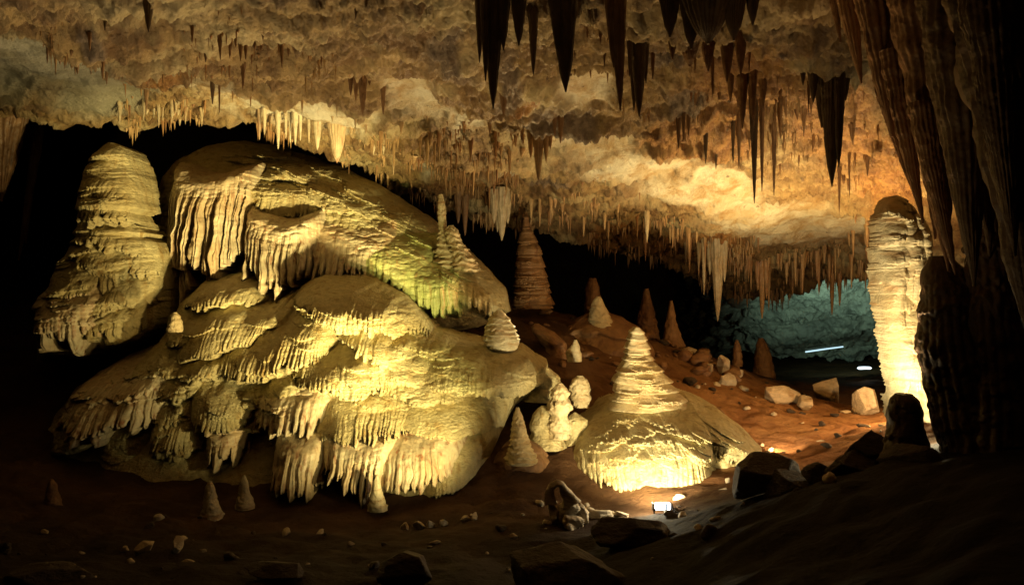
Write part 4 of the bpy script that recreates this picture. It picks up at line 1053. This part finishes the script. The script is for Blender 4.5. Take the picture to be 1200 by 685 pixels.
o = put('soda_straws', np.vstack(Vs), np.vstack(Qs), M['straw'], None, np.vstack(Ts), base=(0, 0, 0))
tag(o, 'countless tiny soda straw stalactites bristling all over the ceiling', 'soda straws', kind='stuff')

# ------------------------------------------------------------------ lamps that show
def box(cx, cy, cz, sx, sy, sz, rx=0.0, ry=0.0):
    v = np.array([[a, b, c] for a in (-1, 1) for b in (-1, 1) for c in (-1, 1)], float) * np.array([sx, sy, sz]) / 2
    c, s = math.cos(rx), math.sin(rx)
    v = v @ np.array([[1, 0, 0], [0, c, -s], [0, s, c]]).T
    c, s = math.cos(ry), math.sin(ry)
    v = v @ np.array([[c, 0, s], [0, 1, 0], [-s, 0, c]]).T
    v = v + np.array([cx, cy, cz])
    Q = np.array([[0, 1, 3, 2], [4, 6, 7, 5], [0, 4, 5, 1], [2, 3, 7, 6], [0, 2, 6, 4], [1, 5, 7, 3]])
    return v, Q, np.zeros((0, 3), int)
fp = W(776, 593, 8.9)
e = bpy.data.objects.new('floodlight', None); COL.objects.link(e); e.location = tuple(fp - [0, 0, .12]); e['_o'] = [float(v) for v in (fp - [0, 0, .12])]
tag(e, 'small rectangular floodlight glowing blue white at the foot of the bright dome', 'floodlight')
def part(name, g, mat, parent):
    V, Q, T = g; return put(name, V, Q, M[mat], parent, T, smooth=False)
part('housing', merge([box(fp[0], fp[1] + .00, fp[2] - .03, .20, .07, .02), box(fp[0] - .105, fp[1], fp[2], .012, .08, .08), box(fp[0] + .105, fp[1], fp[2], .012, .08, .08), box(fp[0]+.035, fp[1]-.035, fp[2], .02, .03, .09)]), 'housing', e)
part('lens', box(fp[0], fp[1] - .02, fp[2] + .01, .16, .04, .075), 'lens', e)
part('bracket', merge([box(fp[0] - .09, fp[1] + .0, fp[2] - .08, .015, .03, .1), box(fp[0] + .09, fp[1] + .0, fp[2] - .08, .015, .03, .1), box(fp[0], fp[1], fp[2] - .13, .2, .06, .015)]), 'housing', e)
t_ = tube([fp + np.array(v) for v in ((.1, 0, -.05), (.2, .02, -.1), (.34, -.1, -.13), (.55, -.05, -.14), (.8, -.2, -.12), (1.0, -.5, -.02))], [.012] * 6, 8)
part('cable', t_, 'housing', e)
def tubelamp(px0, py0, px1, py1, D, mat, label, rad=.02):
    a, b = W(px0, py0, D), W(px1, py1, D + .3); c = (a + b) / 2
    e = bpy.data.objects.new('tube_lamp', None); COL.objects.link(e); e.location = tuple(c); e['_o'] = [float(v) for v in c]
    tag(e, label, 'lamp')
    t = tube([a, a * .75 + b * .25, c, a * .25 + b * .75, b], [rad] * 5, 10)
    o = put('tube', *[t[0], t[1], M[mat]], parent=e)
    t2 = tube([a + [0, .05, .06], c + [0, .05, .06], b + [0, .05, .06]], [rad * .9] * 3, 8)
    put('batten', t2[0], t2[1], M['housing'], parent=e)
tubelamp(944, 412, 988, 406, 24, 'tube', 'long thin blue white tube lamp deep in the passage')
tubelamp(1006, 431, 1020, 431, 21, 'tube2', 'short bright tube lamp low in the passage right of the long one', .03)

# ------------------------------------------------------------------ lights
def lamp(kind, loc, target, power, col, size=60, blend=.6, rad=.08):
    l = bpy.data.lights.new('lamp', kind); l.energy = power; l.color = col; l.shadow_soft_size = rad
    if kind == 'SPOT': l.spot_size = math.radians(size); l.spot_blend = blend
    o = bpy.data.objects.new('lamp_light', l); COL.objects.link(o); o.location = tuple(loc)
    if target is not None:
        from mathutils import Vector
        dv = Vector(tuple(np.array(target) - np.array(loc)))
        o.rotation_euler = dv.to_track_quat('-Z', 'Y').to_euler()
    return o
WARM = (1, .81, .33); GOLD = (1, .68, .25); ORA = (1, .55, .18)
# main spot on the two flowstones, low on the ground to the right of them
lamp('SPOT', [.32, 8.25, .25], W(315, 330, 12.6), 1350, WARM, 64, 1.0)
lamp('SPOT', [-.45, 7.7, .14], W(310, 195, 13.6), 4200, WARM, 46, 1.0)
lamp('SPOT', [-.6, 8.2, .2], W(380, 440, 11.0), 60, WARM, 60, 1.0)
lamp('SPOT', [-1.3, 8.3, .25], W(110, 240, 12.6), 560, (1, .70, .24), 36, .9)
# visible floodlight
lamp('SPOT', fp + [-.1, -.05, .10], W(768, 500, 10.6), 620, (1, .84, .46), 100, .7, .05)
lamp('SPOT', fp + [-.25, -.5, .12], W(748, 400, 11.3), 380, (1, .84, .46), 50, .9, .05)
# lamp on the floor lighting the small stalagmites between the mound and the dome
lamp('SPOT', fp + [-.45, -.5, .1], W(650, 410, 12.3), 130, (1, .76, .32), 60, .9, .05)
# green tint on the upper drapery
lamp('SPOT', [.5, 8.2, .5], W(475, 318, 13.2), 420, (.90, 1, .3), 24, 1.0)
# column lamp behind the dark rocks, shining up the column and the curtains
lamp('SPOT', W(1000, 535, 7.9), W(1058, 310, 9.3), 520, (1, .82, .46), 80, .8, .05)
lamp('POINT', W(1080, 492, 8.4), None, 60, (1, .84, .5), rad=.06)
lamp('SPOT', W(985, 530, 7.6), W(1088, 180, 6.2), 300, (1, .55, .22), 56, .9, .05)
lamp('SPOT', W(905, 522, 11.4), W(965, 462, 15), 180, (1, .74, .40), 80, .9, .06)
lamp('POINT', W(1075, 452, 12.0), None, 260, (1, .62, .25), rad=.08)
# added faint fill lamp for the right hand curtains, then the floodlight's own spill
lamp('SPOT', W(640, 660, 5.2), W(1120, 60, 5.4), 48, (1, .66, .28), 64, .9, .1)
lamp('POINT', fp + [-.14, .12, .1], None, 30, (1, .86, .55), rad=.05)
# ceiling washes
lamp('SPOT', W(820, 520, 11.0), W(760, 100, 10.5), 1000, GOLD, 120, .9, .15)
lamp('SPOT', W(960, 500, 12.5), W(930, 190, 13.0), 1900, (1, .70, .27), 110, .9, .15)
lamp('SPOT', W(640, 380, 13.0), W(420, 90, 10.0), 480, (1, .76, .36), 110, .9, .15)
lamp('SPOT', W(700, 560, 9.0), W(600, 20, 7.6), 380, (1, .68, .27), 100, .9, .2)
lamp('SPOT', W(240, 600, 8.6), W(250, 60, 8.5), 850, (1, .78, .40), 90, .9, .2)
lamp('SPOT', W(560, 670, 5.0), W(660, 20, 6.3), 16, (1, .70, .34), 70, .9, .1)  # added weak fill from the camera side for the near stalactites
# teal far chamber
lamp('SPOT', W(965, 412, 22.0), W(1000, 350, 26.0), 800, (.60, 1, .74), 90, 1.0, .1)

w = bpy.data.worlds.new('World'); scene.world = w; w.use_nodes = True
bg = w.node_tree.nodes.get('Background'); bg.inputs[0].default_value = (.02, .015, .03, 1); bg.inputs[1].default_value = 0.0

# ------------------------------------------------------------------ camera & render
cam = bpy.data.cameras.new('camera'); cam.lens = 28; cam.sensor_width = 36; cam.clip_end = 300; cam.clip_start = .05
co = bpy.data.objects.new('camera', cam); COL.objects.link(co); co.location = (0, 0, CAMZ); co.rotation_euler = (math.radians(90), 0, 0)
scene.camera = co
scene.view_settings.view_transform = 'Standard'; scene.view_settings.look = 'None'; scene.view_settings.exposure = 0; scene.view_settings.gamma = 1
cy = scene.cycles
cy.max_bounces = 5; cy.diffuse_bounces = 1; cy.glossy_bounces = 2; cy.transmission_bounces = 1
cy.use_denoising = True; cy.sample_clamp_indirect = 4; cy.caustics_reflective = False; cy.caustics_refractive = False
try: cy.denoiser = 'OPENIMAGEDENOISE'
except Exception: pass
for o in bpy.data.objects:
    if '_o' in o: del o['_o']
